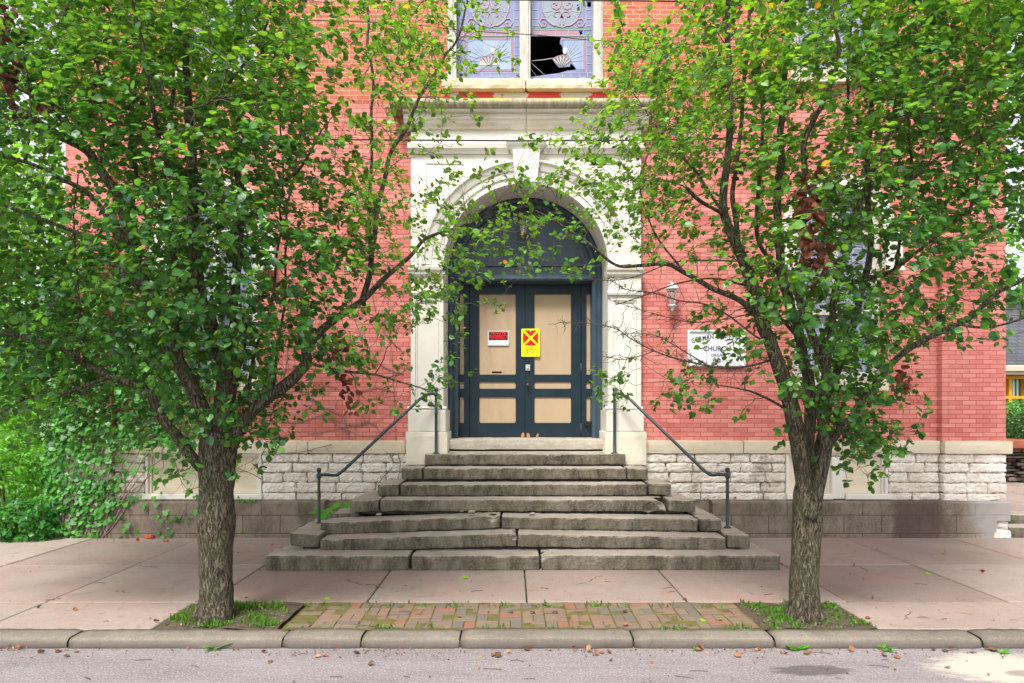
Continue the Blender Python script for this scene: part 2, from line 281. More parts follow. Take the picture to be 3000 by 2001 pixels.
# ------------------------------------------------------------------ mesh helpers
class MB:
    def __init__(s): s.v = []; s.f = []; s.mi = []; s.c = []; s.sm = []
    def add(s, vs, fs, mi=0, col=None, smooth=False):
        o = len(s.v); s.v += [tuple(p) for p in vs]; s.f += [tuple(i+o for i in f) for f in fs]
        s.mi += [mi]*len(fs); s.c += [col]*len(fs); s.sm += [smooth]*len(fs); return s
    def box(s, x0, x1, y0, y1, z0, z1, mi=0, col=None):
        vs = [(x0,y0,z0),(x1,y0,z0),(x1,y1,z0),(x0,y1,z0),(x0,y0,z1),(x1,y0,z1),(x1,y1,z1),(x0,y1,z1)]
        return s.add(vs, [(0,3,2,1),(4,5,6,7),(0,1,5,4),(1,2,6,5),(2,3,7,6),(3,0,4,7)], mi, col)
    def bbox(s, x0, x1, y0, y1, z0, z1, b=.008, mi=0, col=None):      # box whose front (-y) edges are bevelled
        vs = [(x0,y0+b,z0),(x1,y0+b,z0),(x1,y1,z0),(x0,y1,z0),(x0,y0+b,z1),(x1,y0+b,z1),(x1,y1,z1),(x0,y1,z1),
              (x0+b,y0,z0+b),(x1-b,y0,z0+b),(x1-b,y0,z1-b),(x0+b,y0,z1-b)]
        return s.add(vs, [(0,3,2,1),(4,5,6,7),(1,2,6,5),(3,0,4,7),(2,3,7,6),(8,9,10,11),(0,1,9,8),(1,5,10,9),(5,4,11,10),(4,0,8,11)], mi, col)
    def sweep_x(s, prof, x0, x1, mi=0):         # profile of (y,z) extruded along x with returned ends
        n = len(prof); vs = [(x0,y,z) for y,z in prof]+[(x1,y,z) for y,z in prof]
        fs = [(i,(i+1)%n,n+(i+1)%n,n+i) for i in range(n)]+[tuple(range(n-1,-1,-1)), tuple(range(n,2*n))]
        return s.add(vs, fs, mi)
    def sweep_arc(s, prof, cx, cz, a0=0., a1=PI, n=48, mi=0):          # profile of (r,y)
        m = len(prof); vs = []
        for i in range(n+1):
            a = a0+(a1-a0)*i/n; vs += [(cx+r*math.cos(a), y, cz+r*math.sin(a)) for r, y in prof]
        fs = [(i*m+j, i*m+(j+1)%m, (i+1)*m+(j+1)%m, (i+1)*m+j) for i in range(n) for j in range(m)]
        fs += [tuple(range(m)), tuple(range(n*m+m-1, n*m-1, -1))]
        return s.add(vs, fs, mi)
    def lathe(s, cx, cy, prof, n=14, mi=0):     # profile of (r,z)
        vs = []; m = len(prof)
        for i in range(n):
            a = 2*PI*i/n; vs += [(cx+r*math.cos(a), cy+r*math.sin(a), z) for r, z in prof]
        fs = [(i*m+j, ((i+1)%n)*m+j, ((i+1)%n)*m+j+1, i*m+j+1) for i in range(n) for j in range(m-1)]
        return s.add(vs, fs, mi, None, True)
    def tube(s, pts, rad, n=6, mi=0, cap=True, col=None, lump=0.):
        pts = [Vector(p) for p in pts]; m = len(pts)
        if not hasattr(rad, '__len__'): rad = [rad]*m
        up = Vector((.31,.17,.93)); vs = []; pu = None
        for i in range(m):
            t = (pts[min(i+1,m-1)]-pts[max(i-1,0)])
            if t.length < 1e-9: t = Vector((0,0,1))
            t.normalize()
            if pu is None: pu = t.cross(up); pu = pu if pu.length > .1 else t.cross(Vector((1,0,0)))
            pu = (pu - t*pu.dot(t)); pu.normalize(); q = t.cross(pu)
            for k in range(n):
                a = 2*PI*k/n; r = rad[i]
                d = pu*math.cos(a)+q*math.sin(a)
                if lump: r *= 1+lump*(noise.noise((pts[i]+d*r)*7)*1.2+noise.noise((pts[i]+d*r)*Vector((30,30,5)).x*.6)*.35)
                vs.append(pts[i]+d*r)
        fs = [(i*n+k, i*n+(k+1)%n, (i+1)*n+(k+1)%n, (i+1)*n+k) for i in range(m-1) for k in range(n)]
        if cap: fs += [tuple(range(n-1,-1,-1)), tuple(range((m-1)*n, m*n))]
        return s.add(vs, fs, mi, col, True)
    def poly(s, loops, y, depth=0., mi=0):      # polygon with holes in the x-z plane; loops of (x,z)
        tri = geometry.tessellate_polygon([[Vector((x,z,0)) for x,z in L] for L in loops]); flatp = [p for L in loops for p in L]
        s.add([(x,y,z) for x,z in flatp], tri, mi)
        if depth:
            for L in loops:
                n = len(L); s.add([(x,y,z) for x,z in L]+[(x,y+depth,z) for x,z in L], [(i,(i+1)%n,n+(i+1)%n,n+i) for i in range(n)], mi)
            s.add([(x,y+depth,z) for x,z in flatp], tri, mi)
        return s
    def ribbon(s, pts, wd, y, th=.012, mi=0, closed=False):   # strip in x-z plane
        n = len(pts); pts = [Vector(p) for p in pts]; L = []; R = []
        for i in range(n):
            a = pts[(i-1)%n] if closed or i > 0 else pts[i]; b = pts[(i+1)%n] if closed or i < n-1 else pts[i]
            t = (b-a); t = t.normalized() if t.length > 1e-9 else Vector((1,0)); q = Vector((-t.y, t.x))*wd/2
            L.append(pts[i]+q); R.append(pts[i]-q)
        for i in range(n if closed else n-1):
            j = (i+1)%n; a, b, c, d = L[i], L[j], R[j], R[i]
            s.add([(p.x,y-th,p.y) for p in (a,b,c,d)]+[(p.x,y,p.y) for p in (a,b,c,d)], [(0,1,2,3),(0,4,5,1),(2,6,7,3),(1,5,6,2),(3,7,4,0)], mi)
        return s
    def rough(s, x0, x1, y0, y1, z0, z1, res=.05, amp=.012, seed=0., dzl=0., dzr=0., bev=.02, fs=5., mi=0, chips=None):
        nx = max(2, int((x1-x0)/res)); ny = max(2, int((y1-y0)/res)); nz = max(2, int((z1-z0)/res)); idx = {}; vs = []; sd = Vector((seed*13.7, seed*3.1, seed*7.9))
        def vid(i, j, k):
            if (i,j,k) in idx: return idx[i,j,k]
            u, v, w_ = i/nx, j/ny, k/nz; p = Vector((x0+(x1-x0)*u, y0+(y1-y0)*v, z0+(z1-z0)*w_))
            e = [i in (0,nx), j in (0,ny), k in (0,nz)]
            cen = Vector(((x0+x1)/2,(y0+y1)/2,(z0+z1)/2))
            if sum(e) >= 2:
                bb = bev*(1+.9*noise.noise(p*6+sd))
                for ax in range(3):
                    if e[ax]: p[ax] += bb*.55*(1 if p[ax] < cen[ax] else -1)
            d = Vector((noise.noise(p*fs+sd), noise.noise(p*fs+sd+Vector((9,0,0))), noise.noise(p*fs+sd+Vector((0,9,0)))))
            d = d*.6+.8*Vector((noise.noise(p*fs*3+sd), noise.noise(p*fs*3.3+sd+Vector((5,0,0))), noise.noise(p*fs*3+sd+Vector((0,5,0)))))
            p += d*amp; p.z += dzl*(1-u)+dzr*u
            if chips:
                for (cx_, cz_, cr) in chips:
                    q = math.hypot(p.x-cx_, (p.z-cz_))
                    if q < cr and p.y < (y0+y1)/2: p.y += (cr-q)*.8; p.z -= (cr-q)*.5
            idx[i,j,k] = len(vs); vs.append(p); return idx[i,j,k]
        F = []
        for i in range(nx):
            for j in range(ny):
                F.append((vid(i,j,nz), vid(i+1,j,nz), vid(i+1,j+1,nz), vid(i,j+1,nz))); F.append((vid(i,j,0), vid(i,j+1,0), vid(i+1,j+1,0), vid(i+1,j,0)))
            for k in range(nz):
                F.append((vid(i,0,k), vid(i+1,0,k), vid(i+1,0,k+1), vid(i,0,k+1))); F.append((vid(i,ny,k), vid(i,ny,k+1), vid(i+1,ny,k+1), vid(i+1,ny,k)))
        for j in range(ny):
            for k in range(nz):
                F.append((vid(0,j,k), vid(0,j,k+1), vid(0,j+1,k+1), vid(0,j+1,k))); F.append((vid(nx,j,k), vid(nx,j+1,k), vid(nx,j+1,k+1), vid(nx,j,k+1)))
        return s.add(vs, F, mi, None, False)
    def make(s, name, mats, parent=None, loc=None):
        me = bpy.data.meshes.new(name); me.from_pydata([tuple(p) for p in s.v], [], s.f)
        if not isinstance(mats, (list, tuple)): mats = [mats]
        for m in mats: me.materials.append(m)
        me.polygons.foreach_set('material_index', s.mi); me.polygons.foreach_set('use_smooth', s.sm)
        if any(c is not None for c in s.c):
            ca = me.color_attributes.new('tint', 'FLOAT_COLOR', 'CORNER'); arr = []
            for f, c in zip(s.f, s.c): arr += list((c or (.2,.2,.2))+(1,))*len(f)
            ca.data.foreach_set('color', arr)
        me.update(); o = bpy.data.objects.new(name, me); C.objects.link(o); par(o, parent); return o
def par(o, parent):
    if parent is None: return
    o.parent = parent
    if parent.type == 'EMPTY': o.location = -Vector(parent.location)
def tag(o, label=None, cat=None, group=None, kind=None):
    for k, v in (('label',label),('category',cat),('group',group),('kind',kind)):
        if v: o[k] = v
    return o
def empty(name, loc, label, cat, group=None):
    o = bpy.data.objects.new(name, None); o.location = loc; o.empty_display_size = .2; C.objects.link(o); return tag(o, label, cat, group)
def text_mb(mb, s, size, x, y, z, mi=0, sx=1., rot=0., align='CENTER', ext=.0015, offset=0., ground=False):
    cu = bpy.data.curves.new('t', 'FONT'); cu.body = s; cu.size = size; cu.align_x = align; cu.align_y = 'CENTER'; cu.extrude = ext; cu.offset = offset; cu.resolution_u = 2
    ob = bpy.data.objects.new('t', cu); C.objects.link(ob); dg = bpy.context.evaluated_depsgraph_get(); me = ob.evaluated_get(dg).to_mesh()
    ca, sa = math.cos(rot), math.sin(rot); vs = []
    for v in me.vertices:
        a, b, c = v.co.x*sx, v.co.y, v.co.z; a, b = a*ca-b*sa, a*sa+b*ca
        vs.append((x+a, y+b, z+c) if ground else (x+a, y-c, z+b))
    mb.add(vs, [tuple(p.vertices) for p in me.polygons], mi); ob.evaluated_get(dg).to_mesh_clear()
    bpy.data.objects.remove(ob); bpy.data.curves.remove(cu)
def arc(cx, cz, r, a0, a1, n): return [(cx+r*math.cos(a0+(a1-a0)*i/n), cz+r*math.sin(a0+(a1-a0)*i/n)) for i in range(n+1)]
def archhole(x0, x1, z0, zs, n=28):
    r = (x1-x0)/2; return [(x0,z0)]+[(x1,z0)]+arc((x0+x1)/2, zs, r, 0, PI, n)
def cr_spline(pts, sub=6):
    pts = [np.array(p, float) for p in pts]; out = []; n = len(pts)
    for i in range(n-1):
        p0 = pts[max(i-1,0)]; p1 = pts[i]; p2 = pts[i+1]; p3 = pts[min(i+2,n-1)]
        for k in range(sub):
            t = k/sub; out.append(.5*((2*p1)+(-p0+p2)*t+(2*p0-5*p1+4*p2-p3)*t*t+(-p0+3*p1-3*p2+p3)*t**3))
    out.append(pts[-1]); return out

# ------------------------------------------------------------------ setting: ground, road, kerb, sidewalk
YW = 11.12
b = MB(); b.add([(-400,-200,-.32),(400,-200,-.32),(400,900,-.32),(-400,900,-.32)], [(0,1,2,3)]); tag(b.make('ground', grass_ground), kind='structure')
b = MB(); b.box(-60, 60, -3.0, 6.2, -.30, -.096); tag(b.make('road', asph), kind='structure')
# kerb: a run of stones with cracked joints
cuts = [-30,-20,-12,-9.3,-6.6,-4.0,-2.07,-1.36,-.47,1.09,2.36,4.23,6.8,9.4,13,20,30]
b = MB()
for i in range(len(cuts)-1):
    x0, x1 = cuts[i]+.007+rnd.random()*.008, cuts[i+1]-.007; n = max(2, int((x1-x0)/.07)) if abs(x0) < 9.5 else 4; prof = [(6.125,-.12),(6.133,-.05),(6.140,-.022),(6.158,-.006),(6.20,.002),(6.29,.004),(6.375,.004),(6.375,-.12)]
    vs = []; m = len(prof); dz = rnd.uniform(-.006,.006)
    for k in range(n+1):
        x = x0+(x1-x0)*k/n; e = .012 if k in (0,n) else 0
        for (y,z) in prof:
            q = noise.noise(Vector((x*3,y*3,z*9+i)))*.010 + noise.noise(Vector((x*14,y*14,z*14+i)))*.010-.02*max(0,noise.noise(Vector((x*5,i,3)))-.35)*(y < 6.25)
            vs.append((x, y+q+e*(y < 6.2), z+q*.6+dz*(z > -.1)-e*(z > -.05)))
    fs = [(k*m+j, k*m+(j+1)%m, (k+1)*m+(j+1)%m, (k+1)*m+j) for k in range(n) for j in range(m)]+[tuple(range(m)), tuple(range(n*m+m-1,n*m-1,-1))]
    b.add(vs, fs, 0, None, True)
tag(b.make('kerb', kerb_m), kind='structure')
b = MB(); b.box(-60, 60, 6.16, 14, -.31, -.045); tag(b.make('joint_bed', joint_m), kind='structure')
# sidewalk slabs
b = MB(); xs = [.16+1.71*k for k in range(-20,22)]
def slab(x0, x1, y0, y1, g=.008):
    dz = rnd.uniform(-.004,.004); b_ = .009; tv = rnd.uniform(.84,1.1); tv2 = tv*rnd.uniform(.96,1.03); x0 += g; x1 -= g; y0 += g; y1 -= g
    b.add([(x0,y0,-.04),(x1,y0,-.04),(x1,y1,-.04),(x0,y1,-.04),(x0,y0,dz-b_),(x1,y0,dz-b_),(x1,y1,dz-b_),(x0,y1,dz-b_),(x0+b_,y0+b_,dz),(x1-b_,y0+b_,dz),(x1-b_,y1-b_,dz),(x0+b_,y1-b_,dz)],
          [(0,1,5,4),(1,2,6,5),(2,3,7,6),(3,0,4,7),(4,5,9,8),(5,6,10,9),(6,7,11,10),(7,4,8,11),(8,9,10,11)], 0, (tv,tv2,tv2))
for i in range(len(xs)-1):
    slab(xs[i], xs[i+1], 7.27, 9.01); slab(xs[i], xs[i+1], 9.01, 10.92 if xs[i] > -8.6 else 12.4)
    if xs[i+1] < -3.7 or xs[i] > 3.7: slab(xs[i], xs[i+1], 6.385, 7.27)
slab(-4.97, -3.38, 6.385, 7.27, 0.006); slab(3.42, 5.29, 6.385, 7.27)
tag(b.make('sidewalk', side_m), kind='structure')
# tree pits, soil
def patch(name, poly, z, m, amp=.02, res=.08):
    xs_ = [p[0] for p in poly]; ys_ = [p[1] for p in poly]; b = MB(); nx = int((max(xs_)-min(xs_))/res)+1; ny = int((max(ys_)-min(ys_))/res)+1; ids = {}; vs = []
    for i in range(nx+1):
        for j in range(ny+1):
            x = min(xs_)+i*res; y = min(ys_)+j*res; ids[i,j] = len(vs); vs.append((min(x,max(xs_)), min(y,max(ys_)), z+amp*noise.noise(Vector((x*4,y*4,z)))))
    b.add(vs, [(ids[i,j],ids[i+1,j],ids[i+1,j+1],ids[i,j+1]) for i in range(nx) for j in range(ny)], 0, None, True)
    return tag(b.make(name, m), kind='structure')
patch('tree_pit_soil', [(-3.38,6.38),(-2.2,7.26)], -.004, soil_m, .03); patch('tree_pit_soil', [(2.35,6.38),(3.42,7.26)], -.004, soil_m, .03)
patch('paving_bed', [(-2.16,6.37),(2.36,7.27)], -.008, mossy_m, .012)
# old brick strip, basket pairs, every brick its own tilt and colour
b = MB(); cols = [(.19,.12,.095),(.21,.13,.10),(.26,.105,.08),(.165,.125,.105),(.20,.145,.11),(.14,.12,.11),(.22,.135,.105),(.19,.15,.105),(.17,.14,.095)]
digits = {}
for i in range(20):
    for j in range(4):
        cx = -2.13+i*.2235; cy = 6.43+j*.205+.10
        tw = []
        if (i+j) % 2 == 0 or (j == 2 and 8 <= i <= 11): tw = [(cx,cx+.212,cy-.1,cy-.003),(cx,cx+.212,cy+.003,cy+.1)]
        else: tw = [(cx,cx+.103,cy-.1,cy+.1),(cx+.109,cx+.212,cy-.1,cy+.1)]
        for (x0,x1,y0,y1) in tw:
            if i < 1 and rnd.random() < .3: continue
            c = rnd.choice(cols); z = -.001+rnd.uniform(-.008,.006); a, bb = rnd.uniform(-.005,.005), rnd.uniform(-.005,.005); j_ = lambda: rnd.uniform(.000,.0025); e = .003
            q = [(x0+j_(),y0+j_()),(x1-j_(),y0+j_()),(x1-j_(),y1-j_()),(x0+j_(),y1-j_())]; hz = [z+a,z-a+bb,z-bb,z+bb]
            mx, my = (x0+x1)/2, (y0+y1)/2
            vs = [(x,y,-.05) for x,y in q]+[(x,y,h-e) for (x,y),h in zip(q,hz)]+[(x+(mx-x)*.05,y+(my-y)*.07,h) for (x,y),h in zip(q,hz)]
            b.add(vs, [(0,1,5,4),(1,2,6,5),(2,3,7,6),(3,0,4,7),(4,5,9,8),(5,6,10,9),(6,7,11,10),(7,4,8,11),(8,9,10,11)], 0, c)
            if j == 2 and 8 <= i <= 11 and y0 < cy-.05: digits[i] = ((x0+x1)/2, (y0+y1)/2, z+.0035)
for i, ch in zip((8,9,10,11), '1420'):
    x, y, z = digits[i]; text_mb(b, ch, .10, x, y, z, 1, 1.3, 0, ext=.002, ground=True)
tag(b.make('brick_paving', [paver_m, flat('stamped_digit', (.05,.038,.036), .9)]), kind='structure')
# ------------------------------------------------------------------ the church
XL, XR = -7.2, 7.96; XPL, XPR = -6.45, 6.93; PC = .225; ZS = 4.355; RO = 1.32
ch = empty('church', (PC, YW, 0), 'old red brick church with a cream stone doorway and broken stained glass above', 'church')
wins = [(-5.57,-4.13),(4.57,6.02)]
WZ0, WZS = 2.46, 4.95
b = MB()
outer = [(XL+.02,1.54),(XR-.02,1.54),(XR-.02,13),(XL+.02,13)]
holes = [archhole(PC-RO-.08, PC+RO+.08, 1.545, ZS)]
for (x0,x1) in wins: holes.append(archhole(x0, x1, WZ0, WZS)); holes.append(archhole(x0, x1, 7.45, 10.6))
holes.append(archhole(-1.05, 1.48, 7.36, 10.6))
b.poly([outer]+holes, YW, .4)
for (x0,x1) in ((XL,XPL),(XPR,XR)): b.bbox(x0, x1, 11.0, YW-.002, 1.54, 13.0, .006)
b.box(XL+.02, XL+.4, YW+.4, 34, 1.54, 13); b.box(XR-.4, XR-.02, YW+.4, 34, 1.54, 13); b.box(XL+.02, XR-.02, 34, 34.4, 0, 13)
b.make('brick_wall', brick_m, ch)
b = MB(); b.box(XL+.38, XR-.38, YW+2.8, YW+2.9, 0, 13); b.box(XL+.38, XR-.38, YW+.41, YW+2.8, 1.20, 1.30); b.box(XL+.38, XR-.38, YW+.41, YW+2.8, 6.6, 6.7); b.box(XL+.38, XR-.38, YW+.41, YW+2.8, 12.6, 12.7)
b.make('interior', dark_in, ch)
b = MB(); gx = (XL+XR)/2; b.add([(XL-.3,10.8,12.95),(XR+.3,10.8,12.95),(gx,10.8,18),(XL-.3,34.6,12.95),(XR+.3,34.6,12.95),(gx,34.6,18)], [(0,1,2),(3,5,4),(0,2,5,3),(1,4,5,2),(0,3,4,1)])
b.make('roof', shingle, ch)
# belt course
b = MB()
def belt(x0, x1, yf):
    n = max(1, int((x1-x0)/1.35))
    for i in range(n):
        a = x0+(x1-x0)*i/n; c = x0+(x1-x0)*(i+1)/n; b.rough(a+.001, c-.001, yf, YW+.2, 1.335, 1.548, .06, .005, i+x0, bev=.014, fs=6)
belt(XPL, PC-1.95, 11.03); belt(PC+1.93, XPR, 11.03); belt(XL-.07, XPL, 10.93); belt(XPR, XR+.07, 10.93)
b.box(XL-.06, XL+.3, YW+.21, 34, 1.34, 1.545); b.box(XR-.3, XR+.06, YW+.21, 34, 1.34, 1.545)
b.make('belt_course', band_stone, ch)
# limestone courses

zr = [(.57,.625),(.63,.80),(.805,.985),(.99,1.165),(1.17,1.332)]; zr = [(.575,.70),(.705,.865),(.87,1.03),(1.035,1.185),(1.19,1.332)]
gaps = [(-5.95,-4.06),(4.44,6.10)]
def course(x0, x1, yf, z0, z1, k):
    x = x0
    while x < x1-.02:
        L = rnd.uniform(.30,.66); 
        if x1-(x+L) < .22: L = x1-x
        b.rough(x+.006, x+L-.006, yf+rnd.uniform(-.014,.012), YW+.1, z0+.003, z1-.003, .026, .019, x*3+k, bev=.016, fs=9); x += L
for (xa,xb,yf) in ((XPL,gaps[0][0],11.06),(gaps[0][1],PC-1.9,11.06),(PC+1.9,gaps[1][0],11.06),(gaps[1][1],XPR,11.06),(XL,XPL,10.97),(XPR,XR,10.97)):
    b = MB()
    for k, (z0,z1) in enumerate(zr): course(xa, xb, yf, z0, z1, k)
    f = b.make('stone_foundation', lime, ch)
b = MB()
for (x0,x1) in ((XL+.03,gaps[0][0]),(gaps[0][1],gaps[1][0]),(gaps[1][1],XR-.03)): b.box(x0, x1, 11.095, YW+.45, .3, 1.334)
for (x0,x1) in ((XL+.03,XPL-.03),(XPR+.03,XR-.03)): b.box(x0, x1, 11.005, 11.094, .3, 1.334)
b.box(XL+.03, XL+.4, YW+.45, 34, 0, 1.334); b.box(XR-.4, XR-.03, YW+.45, 34, 0, 1.334)
b.make('mortar_bed', mortar, f)
# cement block plinth with chamfered top and a broken corner
b = MB()
b.sweep_x([(10.90,-.2),(10.90,.555),(10.925,.585),(11.3,.60),(11.3,-.2)], XL-.03, -3.0); b.make('cement_plinth', block_m, ch)
b = MB(); b.sweep_x([(10.90,-.2),(10.90,.555),(10.925,.585),(11.3,.60),(11.3,-.2)], 3.2, XR-.22)
b.sweep_x([(10.901,.27),(10.902,.555),(10.925,.585),(11.3,.60),(11.3,.27)], XR-.22, XR+.0)
b.sweep_x([(10.95,-.2),(10.95,.268),(11.3,.268),(11.3,-.2)], XR-.22, XR-.12)
b.make('cement_plinth', block_m, ch)
b = MB(); b.rough(XR-.20, XR+.015, 10.93, 11.3, .13, .265, .04, .02, 3, bev=.04); b.rough(XR-.30, XR+.03, 10.89, 11.3, -.04, .125, .04, .02, 5, bev=.05); b.make('exposed_rubble', lime, ch)
# basement openings
def basement(x0, x1, post=None):
    e = bpy.data.objects.new('basement_window', None); C.objects.link(e); par(e, ch); e.location = Vector((0,0,0))-ch.location
    # an Empty part: its children are placed in church space
    zs0, zs1, zt = .60, .685, 1.334
    fr = MB(); fr.bbox(x0+.002, x0+.05, 11.06, 11.4, zs1, zt); fr.bbox(x1-.05, x1-.002, 11.06, 11.4, zs1, zt); fr.bbox(x0+.05, x0+.085, 11.10, 11.4, zs1, zt); fr.bbox(x1-.085, x1-.05, 11.10, 11.4, zs1, zt)
    fr.bbox(x0+.085, x1-.085, 11.10, 11.4, zt-.045, zt)
    if post: fr.bbox(post[0], post[1], 11.03, 11.4, zs1-.08, zt-.05); fr.bbox(post[0]-.03, post[0], 11.10, 11.4, zs1, zt-.045); fr.bbox(post[1], post[1]+.03, 11.10, 11.4, zs1, zt-.045)
    o1 = fr.make('frame', cream, None); o1.parent = e
    bd = MB(); spans = [(x0+.086, x1-.086)] if not post else [(x0+.086, post[0]-.031), (post[1]+.031, x1-.086)]
    for (a,c) in spans: bd.box(a, c, 11.14, 11.35, zs1+.002, zt-.046)
    o2 = bd.make('board', cream_panel, None); o2.parent = e
    sl_ = MB()
    for (a,c) in ([(x0-.005,x1+.03)] if not post else [(x0-.01,post[0]-.002),(post[1]+.002,x1+.03)]): sl_.bbox(a, c, 10.99, 11.4, zs0, zs1)
    o3 = sl_.make('sill', cream, None); o3.parent = e
basement(*gaps[0]); basement(gaps[1][0], gaps[1][1], (5.17,5.38))
# windows -----------------------------------------------------------------
def part_empty(name):
    e = bpy.data.objects.new(name, None); C.objects.link(e); par(e, ch); return e
def sub(mb, name, m, e):
    o = mb.make(name, m, None); o.parent = e; return o
def lancet(x0, x1, z0, zs, hood):
    e = part_empty('window'); cx = (x0+x1)/2; r = (x1-x0)/2; y = YW+.10
    fr = MB(); fr.sweep_arc([(r,y-.05),(r-.09,y-.05),(r-.12,y+.02),(r-.12,y+.15),(r,y+.15)], cx, zs)
    for s in (-1,1):
        a, c = sorted((cx+s*r, cx+s*(r-.12))); fr.bbox(a, c, y-.05, y+.15, z0+.10, zs)
    fr.bbox(cx-.05, cx+.05, y-.04, y+.15, z0+.10, zs+r-.12); fr.bbox(x0+.12, x1-.12, y-.03, y+.14, z0+.10, z0+.20); fr.bbox(x0+.121, x1-.121, y-.02, y+.14, zs-1.35, zs-1.27); fr.bbox(x0+.121, x1-.121, y-.02, y+.14, zs-.05, zs+.05)
    sub(fr, 'frame', white_wood, e)
    g = MB(); g.poly([archhole(x0+.1, x1-.1, z0+.1, zs)], y+.07, .02); sub(g, 'pane', window_gl, e)
    ld = MB()
    for s in (-1,1):
        mx = cx+s*r*.47
        for q in range(14): ld.ribbon([(mx-r*.36, z0+.25+q*.2), (mx+r*.36, z0+.25+q*.2)], .010, y+.069, .004)
        for q in (-.25,0,.25): ld.ribbon([(mx+q*r, z0+.2), (mx+q*r, zs+.3)], .010, y+.069, .004)
        ld.ribbon(arc(mx, z0+.5, r*.3, 0, 2*PI, 20), .012, y+.069, .005)
    sub(ld, 'lead_lines', lead, e)
    sl_ = MB(); sl_.sweep_x([(YW-.10,z0-.10),(YW-.10,z0+.06),(YW-.08,z0+.08),(y+.1,z0+.105),(y+.1,z0-.10)], x0-.06, x1+.06); sub(sl_, 'sill', band_stone, e)
    if hood:
        hm = MB(); hm.sweep_arc([(r,YW-.001),(r,YW-.05),(r+.08,YW-.05),(r+.13,YW-.08),(r+.18,YW-.09),(r+.18,YW-.001)], cx, zs+.02)
        for s in (-1,1):
            a, c = sorted((cx+s*r, cx+s*(r+.29))); hm.bbox(a, c, YW-.11, YW-.002, zs-.60, zs+.02); hm.bbox(a-.001, c+.02, YW-.14, YW-.112, zs-.66, zs-.56)
        sub(hm, 'hood_mould', cream, e)
for (x0,x1) in wins:
    lancet(x0, x1, WZ0, WZS, True); lancet(x0, x1, 7.45, 10.6, False)
# big stained glass window above the door
e = part_empty('stained_glass_window'); yg = YW+.14
fr = MB(); zb, zt = 7.37, 10.6
fr.bbox(-1.048, -.905, YW-.02, YW+.3, zb, zt); fr.bbox(.125, .30, YW-.03, YW+.3, zb, zt); fr.bbox(1.325, 1.478, YW-.02, YW+.3, zb, zt); fr.bbox(.155, .27, YW-.05, YW-.032, zb, zt)
fr.bbox(-1.02, -.96, YW-.04, YW-.022, zb, zt); fr.bbox(1.39, 1.45, YW-.04, YW-.022, zb, zt)
fr.sweep_arc([(1.26,YW-.02),(1.12,YW-.02),(1.12,YW+.3),(1.26,YW+.3)], .215, 10.6); sub(fr, 'frame', white_wood, e)
dg = 11.26
def G(zx, zy): p = P(1018.8+.16668*zx, .16668*zy, dg); return (p[0], p[2])
hole = [G(*q) for q in [(1195,500),(1615,503),(1605,560),(1600,600),(1635,640),(1645,680),(1645,750),(1600,765),(1515,795),(1515,850),(1590,930),(1640,925),(1740,915),(1745,870),(1760,880),(1785,900),(1810,930),(1825,960),(1700,975),(1600,1005),(1440,1025),(1280,1050),(1195,1058)]]
holes2 = [[G(*q) for q in L] for L in ([(1975,30),(2030,30),(2030,95),(2000,98),(1975,90)], [(1862,420),(1885,432),(1915,420),(1905,450),(1920,470),(1895,470),(1880,488),(1875,460)], [(1620,200),(1645,240),(1650,258),(1608,245)], [(1690,235),(1735,218),(1738,238),(1710,252)], [(1825,70),(1860,62),(1850,88)], [(1192,455),(1212,455),(1212,485),(1192,485)])]
g = MB(); g.poly([[(-.90,zb),(.13,zb),(.13,11.2),(-.90,11.2)]], yg, .008); g.poly([[(.29,zb),(1.33,zb),(1.33,11.2),(.29,11.2)], hole]+holes2, yg, .008)
sub(g, 'pane', lilac, e)
mats = [lead, pale, pink_gl, sky_gl, cream_gl, green_gl, navy_gl]
gl = MB()
def R(zx0, zx1, zy0, zy1, mi, dy=.004, ox=0.):
    a, c = G(zx0,zy0), G(zx1,zy1); gl.box(a[0]+ox, c[0]+ox, yg-dy, yg-.0005, c[1], a[1], mi)
def RB(pts, wd, mi, dy=.006, ox=0., th=None): gl.ribbon([(G(*q)[0]+ox, G(*q)[1]) for q in pts], wd, yg-dy+.003, .004 if th is None else th, mi)
